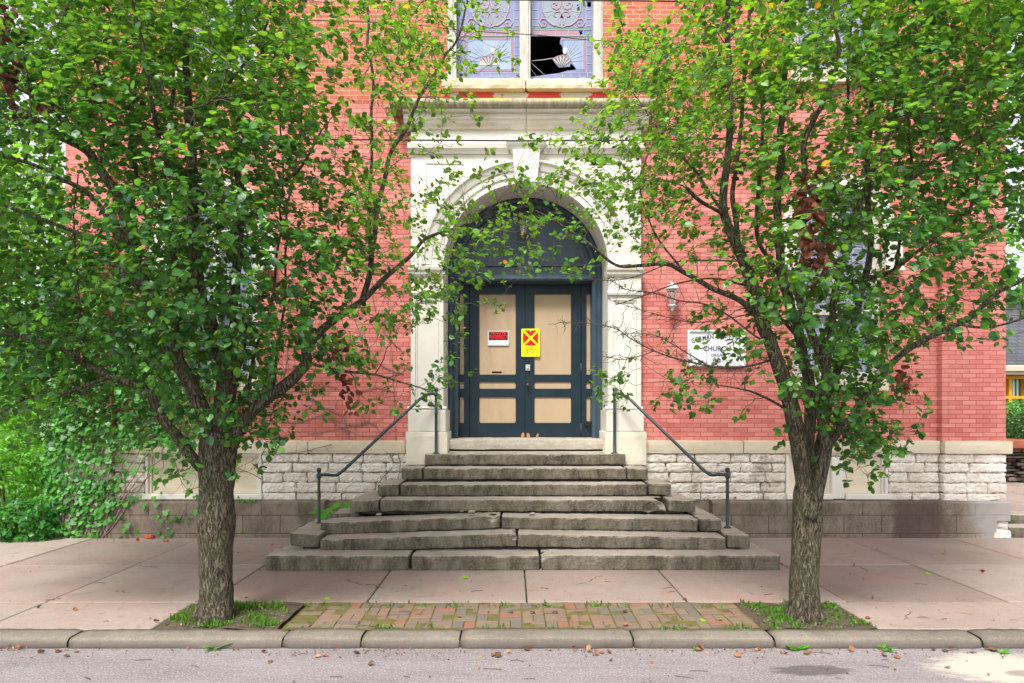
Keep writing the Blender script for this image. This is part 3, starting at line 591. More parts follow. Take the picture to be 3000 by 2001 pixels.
for ox, right in ((0,True),(-1.19,False)):
    # oval field, scrolls
    for up in (0,):
        cx, cy, rx, ry = 1625, 70, 265, 300
        el = [(cx+rx*math.cos(a), cy-ry*math.sin(a)) for a in np.linspace(-PI*.30-PI/2+PI*.0, 2*PI-PI/2-PI*.0-PI*.0-.94, 40)]
        field = [(cx+rx*math.cos(a), cy+ry*math.sin(a)) for a in np.linspace(0, 2*PI, 36, endpoint=False)]
        if not right: gl.poly([[(G(*q)[0]+ox, G(*q)[1]) for q in field]], yg-.003, 0, 1)
        else:
            fh = [h for h in holes2[2:5]]; gl.poly([[(G(*q)[0], G(*q)[1]) for q in field]]+fh, yg-.003, 0, 1)
        RB(field+[field[0]], .016, 2, .009, ox); RB(field+[field[0]], .005, 0, .011, ox)
    for s in (-1,1):
        m_ = lambda L: [(1627+s*(q[0]-1627), q[1]) for q in L]
        RB(m_([(1640,0),(1645,60),(1660,110),(1700,130),(1750,110),(1765,60),(1735,35),(1700,50),(1705,75)]), .030, 2, .010, ox)
        RB(m_([(1640,0),(1645,60),(1660,110),(1700,130),(1750,110),(1765,60),(1735,35),(1700,50),(1705,75)]), .006, 0, .013, ox)
        RB(m_([(1600,380),(1655,330),(1665,260),(1640,200),(1600,165),(1560,160),(1520,180),(1515,215),(1545,235)]), .020, 2, .010, ox)
        RB(m_([(1545,165),(1600,160),(1640,200),(1665,260),(1655,330),(1600,380)]), .005, 0, .013, ox)
        RB(m_([(1690,350),(1740,350),(1800,310),(1850,260),(1910,260),(1940,310),(1910,365),(1860,365),(1840,325),(1880,310)]), .030, 2, .010, ox)
        RB(m_([(1690,350),(1740,350),(1800,310),(1850,260),(1910,260),(1940,310),(1910,365),(1860,365),(1840,325),(1880,310)]), .006, 0, .013, ox)
        for (x0_,y0_,x1_,y1_) in ((1770,150,1830,170),(1830,170,1900,160),(1780,200,1860,260),(1720,180,1780,130),(1830,170,1830,120)): RB(m_([(x0_,y0_),(x1_,y1_)]), .006, 0, .008, ox)
    RB([(1627,300),(1627,390)], .02, 1, .014, ox)
    for x in (1222,1300,1960): RB([(x,0),(x,385)], .006, 0, .006, ox)
    for y in (20,140,262,360): RB([(1222,y),(1300,y)], .006, 0, .006, ox); RB([(1960,y),(2032,y)], .006, 0, .006, ox)
    R(1222, 2032, 388, 408, 5, .006, ox)
    R(1222, 1860, 418, 490, 2, .003, ox) if right else R(1222, 2032, 418, 490, 2, .003, ox)
    RB([(1222,412),(2032,412)], .006, 0, .008, ox); RB([(1222,494),(2032,494)], .006, 0, .008, ox)
    for x in (1340,1550,1720,1930): RB([(x,415),(x-15,494)], .006, 0, .007, ox)
    x0_ = 1625 if right else 1222
    R(x0_, 2032, 497, 508, 5, .006, ox)
    for y in (640,760,880,1000): RB([(1962,y),(2032,y)], .006, 0, .006, ox)
    RB([(1968,510),(1968,1010)], .006, 0, .006, ox); R(1915, 1948, 555, 960, 2, .004, ox); RB([(1915,540),(1915,960)], .006, 0, .007, ox)
    R(x0_, 1948, 522, 552, 2, .004, ox)
    if right: gl.poly([[G(*q) for q in [(1650,560),(1912,560),(1912,955),(1830,955),(1790,895),(1720,760),(1648,690)]]], yg-.002, 0, 3)
    else: R(1330, 1912, 555, 955, 3, .002, ox); R(1300, 1330, 555, 980, 2, .004, ox); R(1300, 1948, 960, 985, 2, .004, ox)
    for a in np.linspace(.05, 1.45, 8):
        RB([(1670+90*math.cos(a), 850-140*math.sin(a)), (1670+250*math.cos(a), 850-min(290, 330*math.sin(a)))], .006, 0, .008, ox)
    if not right:
        for a in np.linspace(1.65, 3.1, 8): RB([(1600+90*math.cos(a), 850-140*math.sin(a)), (1600+260*math.cos(a), 850-min(290, 330*math.sin(a)))], .006, 0, .008, ox)
    # fan of petals
    fc = (1625, 930)
    for k, a in enumerate(np.linspace(2.35, .75, 11)):
        p0 = (fc[0]+25*math.cos(a), fc[1]-20*math.sin(a)); a2 = a-.075
        L = [p0, (fc[0]+150*math.cos(a+.07), fc[1]-145*math.sin(a+.07)), (fc[0]+150*math.cos(a2), fc[1]-145*math.sin(a2))]
        gl.poly([[(G(*q)[0]+ox, G(*q)[1]) for q in L]], yg-.012, .006, 4 if k % 2 == 0 else 6)
    RB([(fc[0]+160*math.cos(a), fc[1]-155*math.sin(a)) for a in np.linspace(2.45,.65,12)], .022, 2, .013, ox)
    oval = [(1668+28*math.cos(a), 702-50*math.sin(a)) for a in np.linspace(0,2*PI,18,endpoint=False)]
    gl.poly([[(G(*q)[0]+ox, G(*q)[1]) for q in oval]], yg-.012, .006, 4); RB(oval+[oval[0]], .006, 0, .014, ox)
    if not right:
        gl.poly([[(G(*q)[0]+ox, G(*q)[1]) for q in [(1500,840),(1750,840),(1760,900),(1490,900)]]], yg-.008, .004, 4)
        for y in (920,): R(1500, 1750, 905, 950, 1, .004, ox)
    for k in range(7): RB([(1290+k*115, 1012-(0 if not right else 0)+ (0 if k > 2 or not right else 35)), (1290+k*115, 1062)], .006, 0, .006, ox)
    RB([(1222 if not right else 1600, 1010),(2032,1010)], .006, 0, .006, ox)
sub(gl, 'glass_pattern', mats, e)
db = MB(); db.tube([(G(1205,835)[0],yg+.01,G(1205,835)[1]), (G(1380,815)[0],yg+.02,G(1380,815)[1]), (G(1515,800)[0],yg,G(1515,800)[1])], .006, 5); db.tube([(G(1200,850)[0],yg+.02,G(1200,850)[1]), (G(1300,940)[0],yg+.03,G(1300,940)[1]), (G(1390,1035)[0],yg,G(1390,1035)[1])], .004, 4); db.tube([(G(1195,930)[0],yg+.02,G(1195,930)[1]), (G(1275,1050)[0],yg,G(1275,1050)[1])], .003, 4)
sub(db, 'loose_lead', lead, e)
sl_ = MB(); sl_.rough(-1.14, .22, 10.93, YW+.2, 7.19, 7.372, .05, .007, 2, bev=.02); sl_.rough(.224, 1.55, 10.93, YW+.2, 7.19, 7.372, .05, .007, 4, bev=.02); sub(sl_, 'sill', sill_m, e)
# portal -------------------------------------------------------------------
pt = part_empty('portal')
b = MB(); hw = 1.855; x0, x1 = PC-hw, PC+hw
b.poly([[(x0,1.36),(x1,1.36),(x1,6.60),(x0,6.60)], archhole(PC-RO, PC+RO, 1.37, ZS, 48)], 11.0, .72)
b.box(PC-1.42, PC+1.42, 11.05, YW+.1, 6.97, 7.185, 1)
for s in (-1,1):                                   # recessed spandrel frames
    a, c = sorted((PC+s*1.62, PC+s*1.0)); zt_ = 6.02; zb_ = 4.55
    rr = [(a, zb_), (a, zt_), (c, zt_)] if s < 0 else [(c, zb_), (c, zt_), (a, zt_)]
    b.ribbon(rr, .035, 10.999, .014); 
sub(b, 'surround', [cream, red_peel], pt)
for s in (-1,1):
    a, c = sorted((PC+s*1.325, PC+s*1.85)); p = MB(); yf = 10.955
    p.box(a, c, 10.985, 10.999, 2.08, 4.2)
    p.bbox(a, a+.075, yf, 10.984, 2.09, 3.88, .004); p.bbox(c-.075, c, yf, 10.984, 2.09, 3.88, .004); p.bbox(a+.075, c-.075, yf, 10.984, 3.80, 3.88, .004); p.bbox(a+.075, c-.075, yf, 10.984, 2.09, 2.2, .004)
    for (u0,u1,v0,v1) in ((a+.078,a+.105,2.203,3.797),(c-.105,c-.078,2.203,3.797),(a+.105,c-.105,3.77,3.797),(a+.105,c-.105,2.203,2.23)): p.bbox(u0,u1,10.968,10.9845,v0,v1,.005)
    p.sweep_x([(10.999,3.882),(10.92,3.885),(10.91,3.92),(10.94,3.945),(10.94,3.96),(10.999,3.96)], a-.02, c+.02)
    p.bbox(a, c, 10.95, 10.999, 3.962, 4.178, .004)
    p.lathe((a+c)/2, 10.945, [(0,4.05),(.02,4.05),(.02,4.09),(0,4.09)], 8)
    p.sweep_x([(10.999,4.18),(10.93,4.18),(10.90,4.22),(10.90,4.26),(10.87,4.28),(10.86,4.33),(10.89,4.355),(10.999,4.36)], a-.03, c+.03)
    sub(p, 'pilaster', cream, pt)
    q = MB(); ins = .05
    q.sweep_x([(10.999,2.045),(10.93,2.045),(10.915,2.07),(10.94,2.10),(10.999,2.10)], a-ins, c+.02 if s > 0 else c+ins)
    q.bbox(a-ins*.8, c+ins*.8, 10.92, 11.7, 1.702, 2.044, .012)
    sub(q, 'pedestal', cream, pt)
    q2 = MB(); q2.rough(a-ins*1.5, c+ins*1.5, 10.87, 11.6, 1.162, 1.70, .07, .006, s, bev=.015, fs=6); sub(q2, 'plinth_block', weath('pitted_cream_stone', (.66,.60,.48), (.72,.67,.55), 2, .85, 40, .6, .012, c3=(.40,.38,.24), s3=2.6, lo3=.58, hi3=.75), pt)
b = MB(); b.sweep_arc([(RO,10.999),(RO,10.95),(1.40,10.945),(1.415,10.925),(1.50,10.92),(1.515,10.90),(1.60,10.87),(1.635,10.84),(1.67,10.84),(1.67,10.999)], PC, ZS+.01, n=64); sub(b, 'archivolt', cream, pt)
b = MB()
def wedge(zt, zb_, wt, wb, yf, yb):
    b.add([(PC-wt,yf,zt),(PC+wt,yf,zt),(PC+wb,yf+.02,zb_),(PC-wb,yf+.02,zb_),(PC-wt,yb,zt),(PC+wt,yb,zt),(PC+wb,yb,zb_),(PC-wb,yb,zb_)], [(0,3,2,1),(0,1,5,4),(1,2,6,5),(2,3,7,6),(3,0,4,7)])
wedge(6.165, 5.90, .215, .20, 10.79, 10.999); wedge(5.90, 5.665, .195, .175, 10.81, 11.3)
sub(b, 'keystone', cream, pt)
b = MB(); b.sweep_x([(10.999,6.165),(10.95,6.165),(10.94,6.20),(10.90,6.23),(10.885,6.29),(10.90,6.31),(10.999,6.32)], x0-.04, PC-.28); b.sweep_x([(10.999,6.165),(10.95,6.165),(10.94,6.20),(10.90,6.23),(10.885,6.29),(10.90,6.31),(10.999,6.32)], PC+.28, x1+.04)
cap = [(6.168,.235,10.86),(6.20,.25,10.82),(6.24,.29,10.79),(6.30,.32,10.76),(6.325,.32,10.77)]
vs = []; 
for (z,wd,y) in cap: vs += [(PC-wd,y,z),(PC+wd,y,z),(PC+wd,10.999,z),(PC-wd,10.999,z)]
fs = [(i*4+j, i*4+(j+1)%4, (i+1)*4+(j+1)%4, (i+1)*4+j) for i in range(len(cap)-1) for j in range(4)]+[(0,3,2,1), (16,17,18,19)]
b.add(vs, fs); sub(b, 'string_course', cream, pt)
b = MB(); prof = [(11.11,6.56),(10.95,6.56),(10.94,6.59),(10.90,6.62),(10.875,6.675),(10.862,6.68),(10.862,6.765),(10.83,6.775),(10.80,6.78),(10.80,6.815),(11.11,6.815)]
b.sweep_x(prof, x0-.10, PC-.004); b.sweep_x(prof, PC+.004, x1+.10); sub(b, 'entablature', cornice_m, pt)
b = MB(); tor = [(11.11,6.818)]+[(10.80-.085*math.sin(a), 6.893-.075*math.cos(a)) for a in np.linspace(0,PI,10)]+[(11.11,6.99)]
b.sweep_x(tor, x0-.30, PC-.003); b.sweep_x(tor, PC+.003, x1+.30)
for i in range(len(b.sm)): b.sm[i] = False
sub(b, 'torus_moulding', torus_m, pt)
# door joinery ------------------------------------------------------------
dp = part_empty('doorway'); r1 = RO-.003
b = MB()
b.sweep_arc([(r1,11.66),(r1-.04,11.64),(r1-.08,11.68),(r1-.12,11.66),(r1-.165,11.70),(r1-.165,11.98),(r1,11.98)], PC, ZS, n=48)
for s in (-1,1):
    pr = [(r1,11.66),(r1-.04,11.64),(r1-.08,11.68),(r1-.12,11.66),(r1-.165,11.70),(r1-.165,11.98),(r1,11.98)]
    vs = [(PC+s*r, y, 1.56) for r, y in pr]+[(PC+s*r, y, ZS) for r, y in pr]; n = len(pr)
    b.add(vs, [(i,(i+1)%n,n+(i+1)%n,n+i) for i in range(n)])
sub(b, 'frame', navy_l, dp)
b = MB(); rl = r1-.15
b.poly([[(PC-rl,4.36)]+[(PC+rl,4.36)]+arc(PC, 4.40, rl, 0, PI, 40)], 11.82, .06)
b.sweep_x([(11.82,4.255),(11.66,4.255),(11.64,4.285),(11.66,4.31),(11.70,4.325),(11.70,4.36),(11.73,4.375),(11.82,4.375)], PC-rl, PC+rl); b.box(PC-rl, PC+rl, 11.82, 12.02, 4.24, 4.36)
for s in (-1,1):
    L = [(PC+s*.15,4.55),(PC+s*1.02,4.55)]+[(PC+s*math.sin(a)*1.02, 4.50+math.cos(a)*1.0) for a in np.linspace(1.42,.17,20)]
    b.ribbon(L, .05, 11.819, .035, closed=True); L2 = [(PC+(x-PC)*.93+s*.03, 4.60+(z-4.55)*.93-.02) for x,z in L]; b.ribbon(L2, .02, 11.819, .02, closed=True)
sub(b, 'lunette', navy_l, dp)
yd = 11.95; zt, zb = 4.239, 1.565
def XD(px, d=yd): return (px-CX)*d/K
def ZD(py, d=yd): return ZC-(py-CY)*d/K
rows = [(676,860),(877,892.5),(912,971)]
xm = 1205.5
def rrect(x0,x1,z0,z1,r,n=4):
    out = []
    for cx,cz,a in ((x1-r,z1-r,0),(x0+r,z1-r,PI/2),(x0+r,z0+r,PI),(x1-r,z0+r,1.5*PI)): out += [(cx+r*math.cos(a+PI/2*i/n), cz+r*math.sin(a+PI/2*i/n)) for i in range(n+1)]
    return out
def leaf(x0, x1, px0, px1, name, extra):
    dr = MB(); loops = [[(x0,zb),(x1,zb),(x1,zt),(x0,zt)]]
    for i, (a,c) in enumerate(rows): loops.append(rrect(XD(px0), XD(px1), ZD(c), ZD(a), .012 if i == 0 else .03))
    dr.poly(loops, yd, .045)
    o = sub(dr, name, navy, dp)
    pn = MB()
    for (a,c) in rows: pn.box(XD(px0)-.02, XD(px1)+.02, yd+.018, yd+.03, ZD(c)-.02, ZD(a)+.02)
    q = pn.make('tan_panel', tan); q.parent = o
    for fn in extra: fn(o)
    return o
def knobs(o):
    k = MB(); cx = XD(1211); z = ZD(884); k.lathe(0, 0, [(0,-.0),(.012,0),(.012,.03),(.024,.045),(.03,.065),(.022,.085),(0,.09)], 12)
    k.v = [(cx+x, yd-zz, z+yy) for (x,yy,zz) in k.v]; k.make('door_knob', brass).parent = o
    k = MB(); k.bbox(XD(1206.5), XD(1217), yd-.018, yd-.001, ZD(851), ZD(837), .004, 0)
    k2 = MB(); k2.lathe(0,0,[(0,0),(.022,0),(.022,.03),(.012,.034),(0,.034)],10); k.add([(XD(1211.5)+x, yd-.018-zz, ZD(846)+yy) for (x,yy,zz) in k2.v], k2.f, 0, None, True); k.make('lock_plate', steel).parent = o
    k = MB(); k2 = MB(); k2.lathe(0,0,[(0,0),(.022,0),(.02,.012),(0,.016)],10); k.add([(XD(1212)+x, yd-zz, ZD(829)+yy) for (x,yy,zz) in k2.v], k2.f, 0, None, True); k.make('keyhole_cover', navy).parent = o
    for pz in (690,846,984): k = MB(); k.tube([(XD(1334),yd-.012,ZD(pz+12)),(XD(1334),yd-.012,ZD(pz-12))], .011, 8); k.make('hinge', rust).parent = o
    k = MB(); k.poly([[(XD(1209),zb+.002),(XD(1217),zb+.002),(XD(1216),zb+.05),(XD(1212),zb+.08),(XD(1209),zb+.06)]], yd-.002, .001); k.make('bare_wood_patch', bare_wood).parent = o; k = MB(); k.poly([[(XD(1230),zb+.01),(XD(1236),zb+.01),(XD(1237),zb+.05),(XD(1234),zb+.07),(XD(1232),zb+.03)]], yd-.002, .001); k.make('bare_wood_patch', bare_wood).parent = o
def slot(o):
    k = MB(); L0 = rrect(XD(1125), XD(1157), ZD(861)-.0, ZD(848), .004); L1 = rrect(XD(1129), XD(1152), ZD(857.5), ZD(852.5), .015); k.poly([L0, L1], yd+.008, .009); k.box(XD(1129), XD(1152), yd+.015, yd+.017, ZD(857.5), ZD(852.5), 1); k.make('mail_slot', [tan, iron]).parent = o
    k = MB(); k.poly([[(XD(1196),zb+.002),(XD(1204),zb+.002),(XD(1204),zb+.06),(XD(1201),zb+.09),(XD(1197),zb+.05)]], yd-.002, .001); k.make('bare_wood_patch', bare_wood).parent = o
leaf(XD(1078.5), XD(xm)-.003, 1100.5, 1184, 'door', [slot]); leaf(XD(xm)+.003, XD(1333.5), 1227, 1311, 'door', [knobs])
side_rows = rows
for s, (a,c,p0,p1) in ((-1,(XD(1038),XD(1077.5),1056,1065.5)), (1,(XD(1334.5),XD(1376),1345.5,1355))):
    m = MB(); loops = [[(a,zb),(c,zb),(c,zt),(a,zt)]]
    for (u,v) in rows: loops.append([(XD(p0),ZD(v)),(XD(p1),ZD(v)),(XD(p1),ZD(u)),(XD(p0),ZD(u))])
    m.poly(loops, yd-.03, .06); o = sub(m, 'side_panel', navy, dp)
    m = MB()
    for (u,v) in rows: m.box(XD(p0)-.015, XD(p1)+.015, yd, yd+.012, ZD(v)-.015, ZD(u)+.015)
    m.make('tan_strip', tan).parent = o
    if s > 0: m = MB(); m.bbox(XD(1341), XD(1356), yd-.06, yd-.031, ZD(977), ZD(967), .004); m.box(XD(1349), XD(1354), yd-.05, yd-.031, ZD(985), ZD(977)); m.make('bolt', iron).parent = o
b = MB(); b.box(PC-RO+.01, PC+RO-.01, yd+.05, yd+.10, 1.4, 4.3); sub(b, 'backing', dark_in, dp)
b = MB(); b.rough(XD(1024,11.08), XD(1392.5,11.08), 11.05, 12.1, 1.40, 1.562, .06, .006, 8, bev=.018); sub(b, 'threshold', sillstep_m, dp)
# ------------------------------------------------------------------ front steps
st = empty('stone_steps', (PC, 9.8, 0), 'wide flight of seven mossy grey stone steps, sagging and cracked, in front of the doorway', 'steps')
D = [8.70,9.04,9.38,9.72,10.06,10.40,10.74]; rr_ = .193
lx = [-3.156,-2.945,-2.624,-2.31,-1.987,-1.682,-1.375]; rx = [3.422,3.158,2.88,2.614,2.346,2.074,1.786]
def X(px, k): return (px-CX)*D[k]/K
front = [ # level: (px0, px1, dz_left, dz_right, chips)
 [(607,938,0,-.01),(944,1238,-.012,-.004),(1243,1792,0,0)],
 [(665,731,.03,.0),(735,1185,-.055,.022),(1189,1667,.015,-.03),(1671,1723,.0,.0)],
 [(735,1148,-.085,.01),(1152,1603,-.005,-.035),(1607,1657,-.03,-.03)],
 [(803,869,-.02,-.01),(873,1530,-.005,-.005),(1535,1597,-.005,-.02)],
 [(866,915,-.02,-.02),(919,1486,-.02,-.015),(1490,1541,-.0,-.01)],
 [(922,969,0,0),(972,1437,0,0),(1440,1488,0,0)],
 [(975,1436,0,0)]]
sd = 1
for k in range(7):
    zt_ = rr_*(k+1); zb_ = zt_-.168
    for (p0,p1,dl,dr_) in front[k]:
        xa, xb = X(p0,k), X(p1,k); chips = None
        if (k,p0) == (3,873): chips = [(xb, zt_, .16), (xb-.25, zt_-.13, .09)]
        if (k,p0) == (0,1243): chips = [(xa, zt_, .07)]
        if (k,p0) == (2,735): chips = [(xb-.1, zt_, .08)]
        if (k,p0) == (1,735): chips = [(xb, zt_, .06)]
        m = MB(); small = (p1-p0) < 90
        m.rough(xa, xb, D[k], D[k]+.45 if not small else 11.0, zb_+(0 if k else -.03), zt_, .028, .0095, sd, dl, dr_, bev=.011, fs=8, chips=chips); sd += 1
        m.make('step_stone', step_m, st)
    if k not in (6,):                                    # returns along both sides, back to the wall
        need = {0:(1,1),2:(1,0),1:(0,0),3:(0,0),4:(0,0),5:(0,0)}[k]
        for s, side in ((0,-1),(1,1)):
            if need[s]:
                xa = lx[k] if side < 0 else rx[k]-.42; m = MB(); m.rough(xa+.01, xa+.41, D[k]+.455, 11.0, zb_, zt_-.006, .05, .012, sd, -.02 if side < 0 else 0, 0 if side < 0 else -.02, bev=.02); sd += 1
                m.make('side_stone', step_m, st)
b = MB()
for k in range(7): b.box(lx[k]+.14, rx[k]-.14, D[k]+.13, 11.02, rr_*k-.03 if k else -.02, rr_*(k+1)-.09)
b.make('rubble_core', weath('rubble_fill', (.10,.085,.07), (.05,.04,.033), 12, .95, 40, .9, .02), st)
for (px,py,d,s_) in ((1083,1176,9.45,.035),(1100,1178,9.44,.02),(870,1181,9.5,.028),(1060,1174,9.5,.02),(1222,1180,9.46,.03)):
    b = MB(); x,y,z = P(px,py,d); b.rough(x-s_*1.5, x+s_*1.5, y-s_, y+s_, z-s_*.6, z+s_*.6, s_*.5, s_*.3, px); b.make('loose_chip', step_m, st)
# ------------------------------------------------------------------ hand rails
def rail(side, label):
    xu, yu = (-1.203, 10.82) if side < 0 else (1.625, 10.82); xl, yl = (-2.80, 9.90) if side < 0 else (3.03, 9.60)
    zu0, zu1, zl0, zl1 = 1.352, 2.30, .386, 1.10 if side < 0 else 1.13
    o = empty('handrail', (xl, yl, zl0), label, 'handrail')
    fl = [(0,0),(.055,0),(.055,.012),(.035,.02),(.024,.03),(.024,.5)]
    b = MB(); b.lathe(xu, yu, [(r, zu0+z) for r, z in fl[:5]]+[(.0225,zu0+.4),(.0225,zu0+.62),(.028,zu0+.63),(.028,zu0+.65),(.0225,zu0+.66),(.0225,zu1-.03)]); b.lathe(xu, yu, [(.0225,zu1-.04),(.034,zu1-.03),(.036,zu1),(.03,zu1+.02),(.018,zu1+.03),(.03,zu1+.045),(.036,zu1+.07),(.028,zu1+.095),(0,zu1+.105)]); b.make('post', rail_m, o)
    b = MB(); b.lathe(xl, yl, [(r, zl0+z) for r, z in fl[:5]]+[(.0225,zl0+.4),(.0225,zl1-.04)]); b.lathe(xl, yl, [(.0225,zl1-.05),(.034,zl1-.04),(.036,zl1),(.03,zl1+.025),(.016,zl1+.035),(.03,zl1+.05),(.036,zl1+.075),(.028,zl1+.10),(0,zl1+.11)]); b.make('post', rail_m, o)
    u = Vector((xu,yu,zu1)); l = Vector((xl,yl,zl1)); dh = Vector((l.x-u.x, l.y-u.y, 0)).normalized()
    a = u+dh*.20+Vector((0,0,-.02)); c = l-dh*.30+Vector((0,0,.0))
    pts = [u, u+dh*.08, a-dh*.04, a+(c-a)*.05, a+(c-a)*.12]+[a+(c-a)*t for t in (.3,.5,.7,.88,.95)]+[c+dh*.05+Vector((0,0,-.012)), l-dh*.12, l]
    b = MB(); b.tube(cr_spline(pts, 4), .0235, 10); b.make('rail', rail_m, o)
rail(-1, 'teal iron pipe handrail left of the steps, a green weed at its foot')
rail(1, 'dark teal iron pipe handrail on the right of the steps, below the white church sign')
# ------------------------------------------------------------------ signs and lanterns
s1 = empty('private_property_sign', P(1144,776,yd), 'small red and black private property sign on the left door panel', 'sign')
b = MB(); x0, x1, z0, z1 = XD(1120), XD(1168.5), ZD(793.5), ZD(759.5); y = yd-.004
b.box(x0, x1, y, y+.003, z0, z1); b.make('plate', white_m, s1)
b = MB(); i = .009; b.ribbon([(x0+i,z0+i),(x1-i,z0+i),(x1-i,z1-i),(x0+i,z1-i)], .004, y-.0003, .0006, closed=True); b.ribbon([(x0+i*1.7,z0+i*1.7),(x1-i*1.7,z0+i*1.7),(x1-i*1.7,z1-i*1.7),(x0+i*1.7,z1-i*1.7)], .0025, y-.0003, .0006, closed=True)
zm = z0+(z1-z0)*.36; b.box(x0+.02, x1-.02, y-.0012, y-.0003, zm, z1-.02); b.make('black_field', black_m, s1)
b = MB(); cx = (x0+x1)/2; text_mb(b, 'PRIVATE', .062, cx, y-.002, z1-.052, 0, 1.12, offset=.0022); text_mb(b, 'PROPERTY', .062, cx, y-.002, z1-.103, 0, 1.08, offset=.0022); text_mb(b, 'NO TRESPASSING', .026, cx, y-.002, z1-.142, 0, 1.28, offset=.001); b.make('lettering', red_m, s1)
s2 = empty('hazard_placard', P(1218,787,yd-.01), 'yellow placard with a red and yellow X screwed across the door meeting stiles', 'sign')
x0, x1, z0, z1 = XD(1197), XD(1239.5), ZD(819), ZD(755); y = yd-.022; cx = (x0+x1)/2; W_ = x1-x0
b = MB(); b.poly([rrect(x0,x1,z0,z1,.015)], y, .02); b.make('plate', yellow_m, s2)
b = MB(); q = W_*.41; cz = z1-W_*.50; g_ = W_*.075
for a in range(4):
    tri = [(0,g_),(q-g_,q),(-q+g_,q)]; ca, sa = math.cos(a*PI/2), math.sin(a*PI/2)
    b.poly([[(cx+x*ca-z*sa, cz+x*sa+z*ca) for x,z in tri]], y-.0012, .001)
b.make('red_field', red_m, s2)
b = MB(); t_ = y-.0030
for s_, dx, dz in (('R',-.045,.10),('O',.048,.10),('S',-.135,0),('M',-.075,0),('N',-.03,-.125),('F',.05,-.125)): text_mb(b, s_, .048, cx+dx, t_, cz+dz*.95, 0, 1.05)
text_mb(b, '1420 E. FOURTH', .030, cx, t_, z0+.118, 0, 1.0); text_mb(b, 'APR. 12, 2019', .030, cx, t_, z0+.080, 0, 1.0); b.make('lettering', black_m, s2)
b = MB(); b.poly([arc(cx, z0+.172, .027, 0, 2*PI, 20)[:-1], arc(cx, z0+.172, .013, 0, 2*PI, 12)[:-1]], t_, .001)
for a in range(4): b.poly([[(cx+math.cos(a*PI/2+u)*r, z0+.172+math.sin(a*PI/2+u)*r) for u, r in ((-.35,.026),(0,.036),(.35,.026))]], t_-.0005, .001)
b.make('emblem', orange_m, s2)
for z in (z1-.045, z0+.055):
    b = MB(); k2 = MB(); k2.lathe(0,0,[(0,0),(.016,0),(.014,.004),(.004,.006),(0,.002)],12); b.add([(cx+x, t_-zz, z+yy) for (x,yy,zz) in k2.v], k2.f, 0, None, True); b.make('screw', steel, s2)
ys = YW-.05
s3 = empty('church_sign', P(1645,800,ys), 'white framed wall sign with blue-black lettering on the pink brick right of the doorway', 'sign')
def XS(px): return (px-CX)*ys/K
def ZZ(py): return ZC-(py-CY)*ys/K
x0, x1, z0, z1 = XS(1579), XS(1711.5), ZZ(841), ZZ(758); cx = (x0+x1)/2
b = MB(); b.box(x0+.02, x1-.02, ys+.012, ys+.048, z0+.02, z1-.02); b.make('board', white_m, s3)
b = MB(); 
for (a,c,e_,f_) in ((x0,x1,z1-.028,z1),(x0,x1,z0,z0+.028),(x0,x0+.028,z0+.028,z1-.028),(x1-.028,x1,z0+.028,z1-.028)): b.bbox(a,c,ys-.015,ys+.05,e_,f_,.006)
b.make('frame', white_m, s3)
b = MB(); ty = ys+.011; word = 'GERMAN BAPTIST'; Rr = 1.15; wd = [.078 if c_ != ' ' else .05 for c_ in word]; wd = [w_*.72 if c_ == 'I' else w_ for c_, w_ in zip(word, wd)]; tot = sum(wd)*.80; u = -tot/2
ctr = z1-.145-Rr+.035
for c_, w_ in zip(word, wd):
    a = (u+w_*.4)/Rr; u += w_*.80
    if c_ != ' ': text_mb(b, c_, .105, cx+Rr*math.sin(a), ty-.002, ctr+Rr*math.cos(a), 0, .78, -a*1.0, offset=.0012)
text_mb(b, 'CHURCH', .115, cx+.01, ty-.002, ZZ(801), 0, .95, offset=.0015); text_mb(b, 'CIRCA', .062, cx, ty-.002, ZZ(815.5), 0, 1.0, offset=.0); text_mb(b, '1883', .078, cx, ty-.002, ZZ(827.5), 0, .95, offset=.001)
b.make('lettering', ink_m, s3)
def lantern(name, x, y, ztop, h, wall, label, m1):
    o = empty(name, (x,y,ztop), label, 'lantern')
    b = MB(); r = .085; b.lathe(x, y, [(0,ztop),(.02,ztop-.01),(.03,ztop-.035),(r*1.1,ztop-.07),(r*1.35,ztop-.095),(r*1.35,ztop-.115),(r*1.15,ztop-.12),(r*1.15,ztop-.14),(r*.9,ztop-.145)], 8); b.make('cap', m1, o)
    b = MB(); b.lathe(x, y, [(r*.95,ztop-.145),(r*.9,ztop-.2),(r*.62,ztop-.34),(r*.5,ztop-.36)], 8); b.make('glass', clear, o)
    b = MB(); b.lathe(x, y, [(r*.5,ztop-.36),(r*.8,ztop-.365),(r*.75,ztop-.385),(r*.25,ztop-.41),(.02,ztop-.42),(.03,ztop-.44),(.015,ztop-.46),(0,ztop-.465)], 8)
    b.make('base', m1, o)
    b = MB()
    if wall: b.tube([(x,y,ztop-.03),(x,y+.09,ztop+.02),(x,YW-.02,ztop-.10)], .014, 7); b.box(x-.05, x+.05, YW-.025, YW-.001, ztop-.20, ztop-.02)
    else: b.tube([(x,y,ztop),(x,y,5.66)], .007, 6)
    b.make('bracket' if wall else 'stem', m1, o)
    b = MB(); b.lathe(x, y, [(0,ztop-.36),(.014,ztop-.36),(.014,ztop-.28),(.02,ztop-.25),(.014,ztop-.2),(0,ztop-.19)], 8); b.make('bulb', white_m, o)
lx_, _, lz_ = P(1543.5,648,10.93); lantern('wall_lantern', lx_, 10.93, lz_, .4, True, 'pale metal wall lantern with a clear glass shade on the brick right of the doorway', whitem)
lx_, _, lz_ = P(1202,486,11.35); lantern('hanging_lantern', lx_, 11.35, lz_, .4, False, 'small copper lantern hanging under the doorway arch', brass)
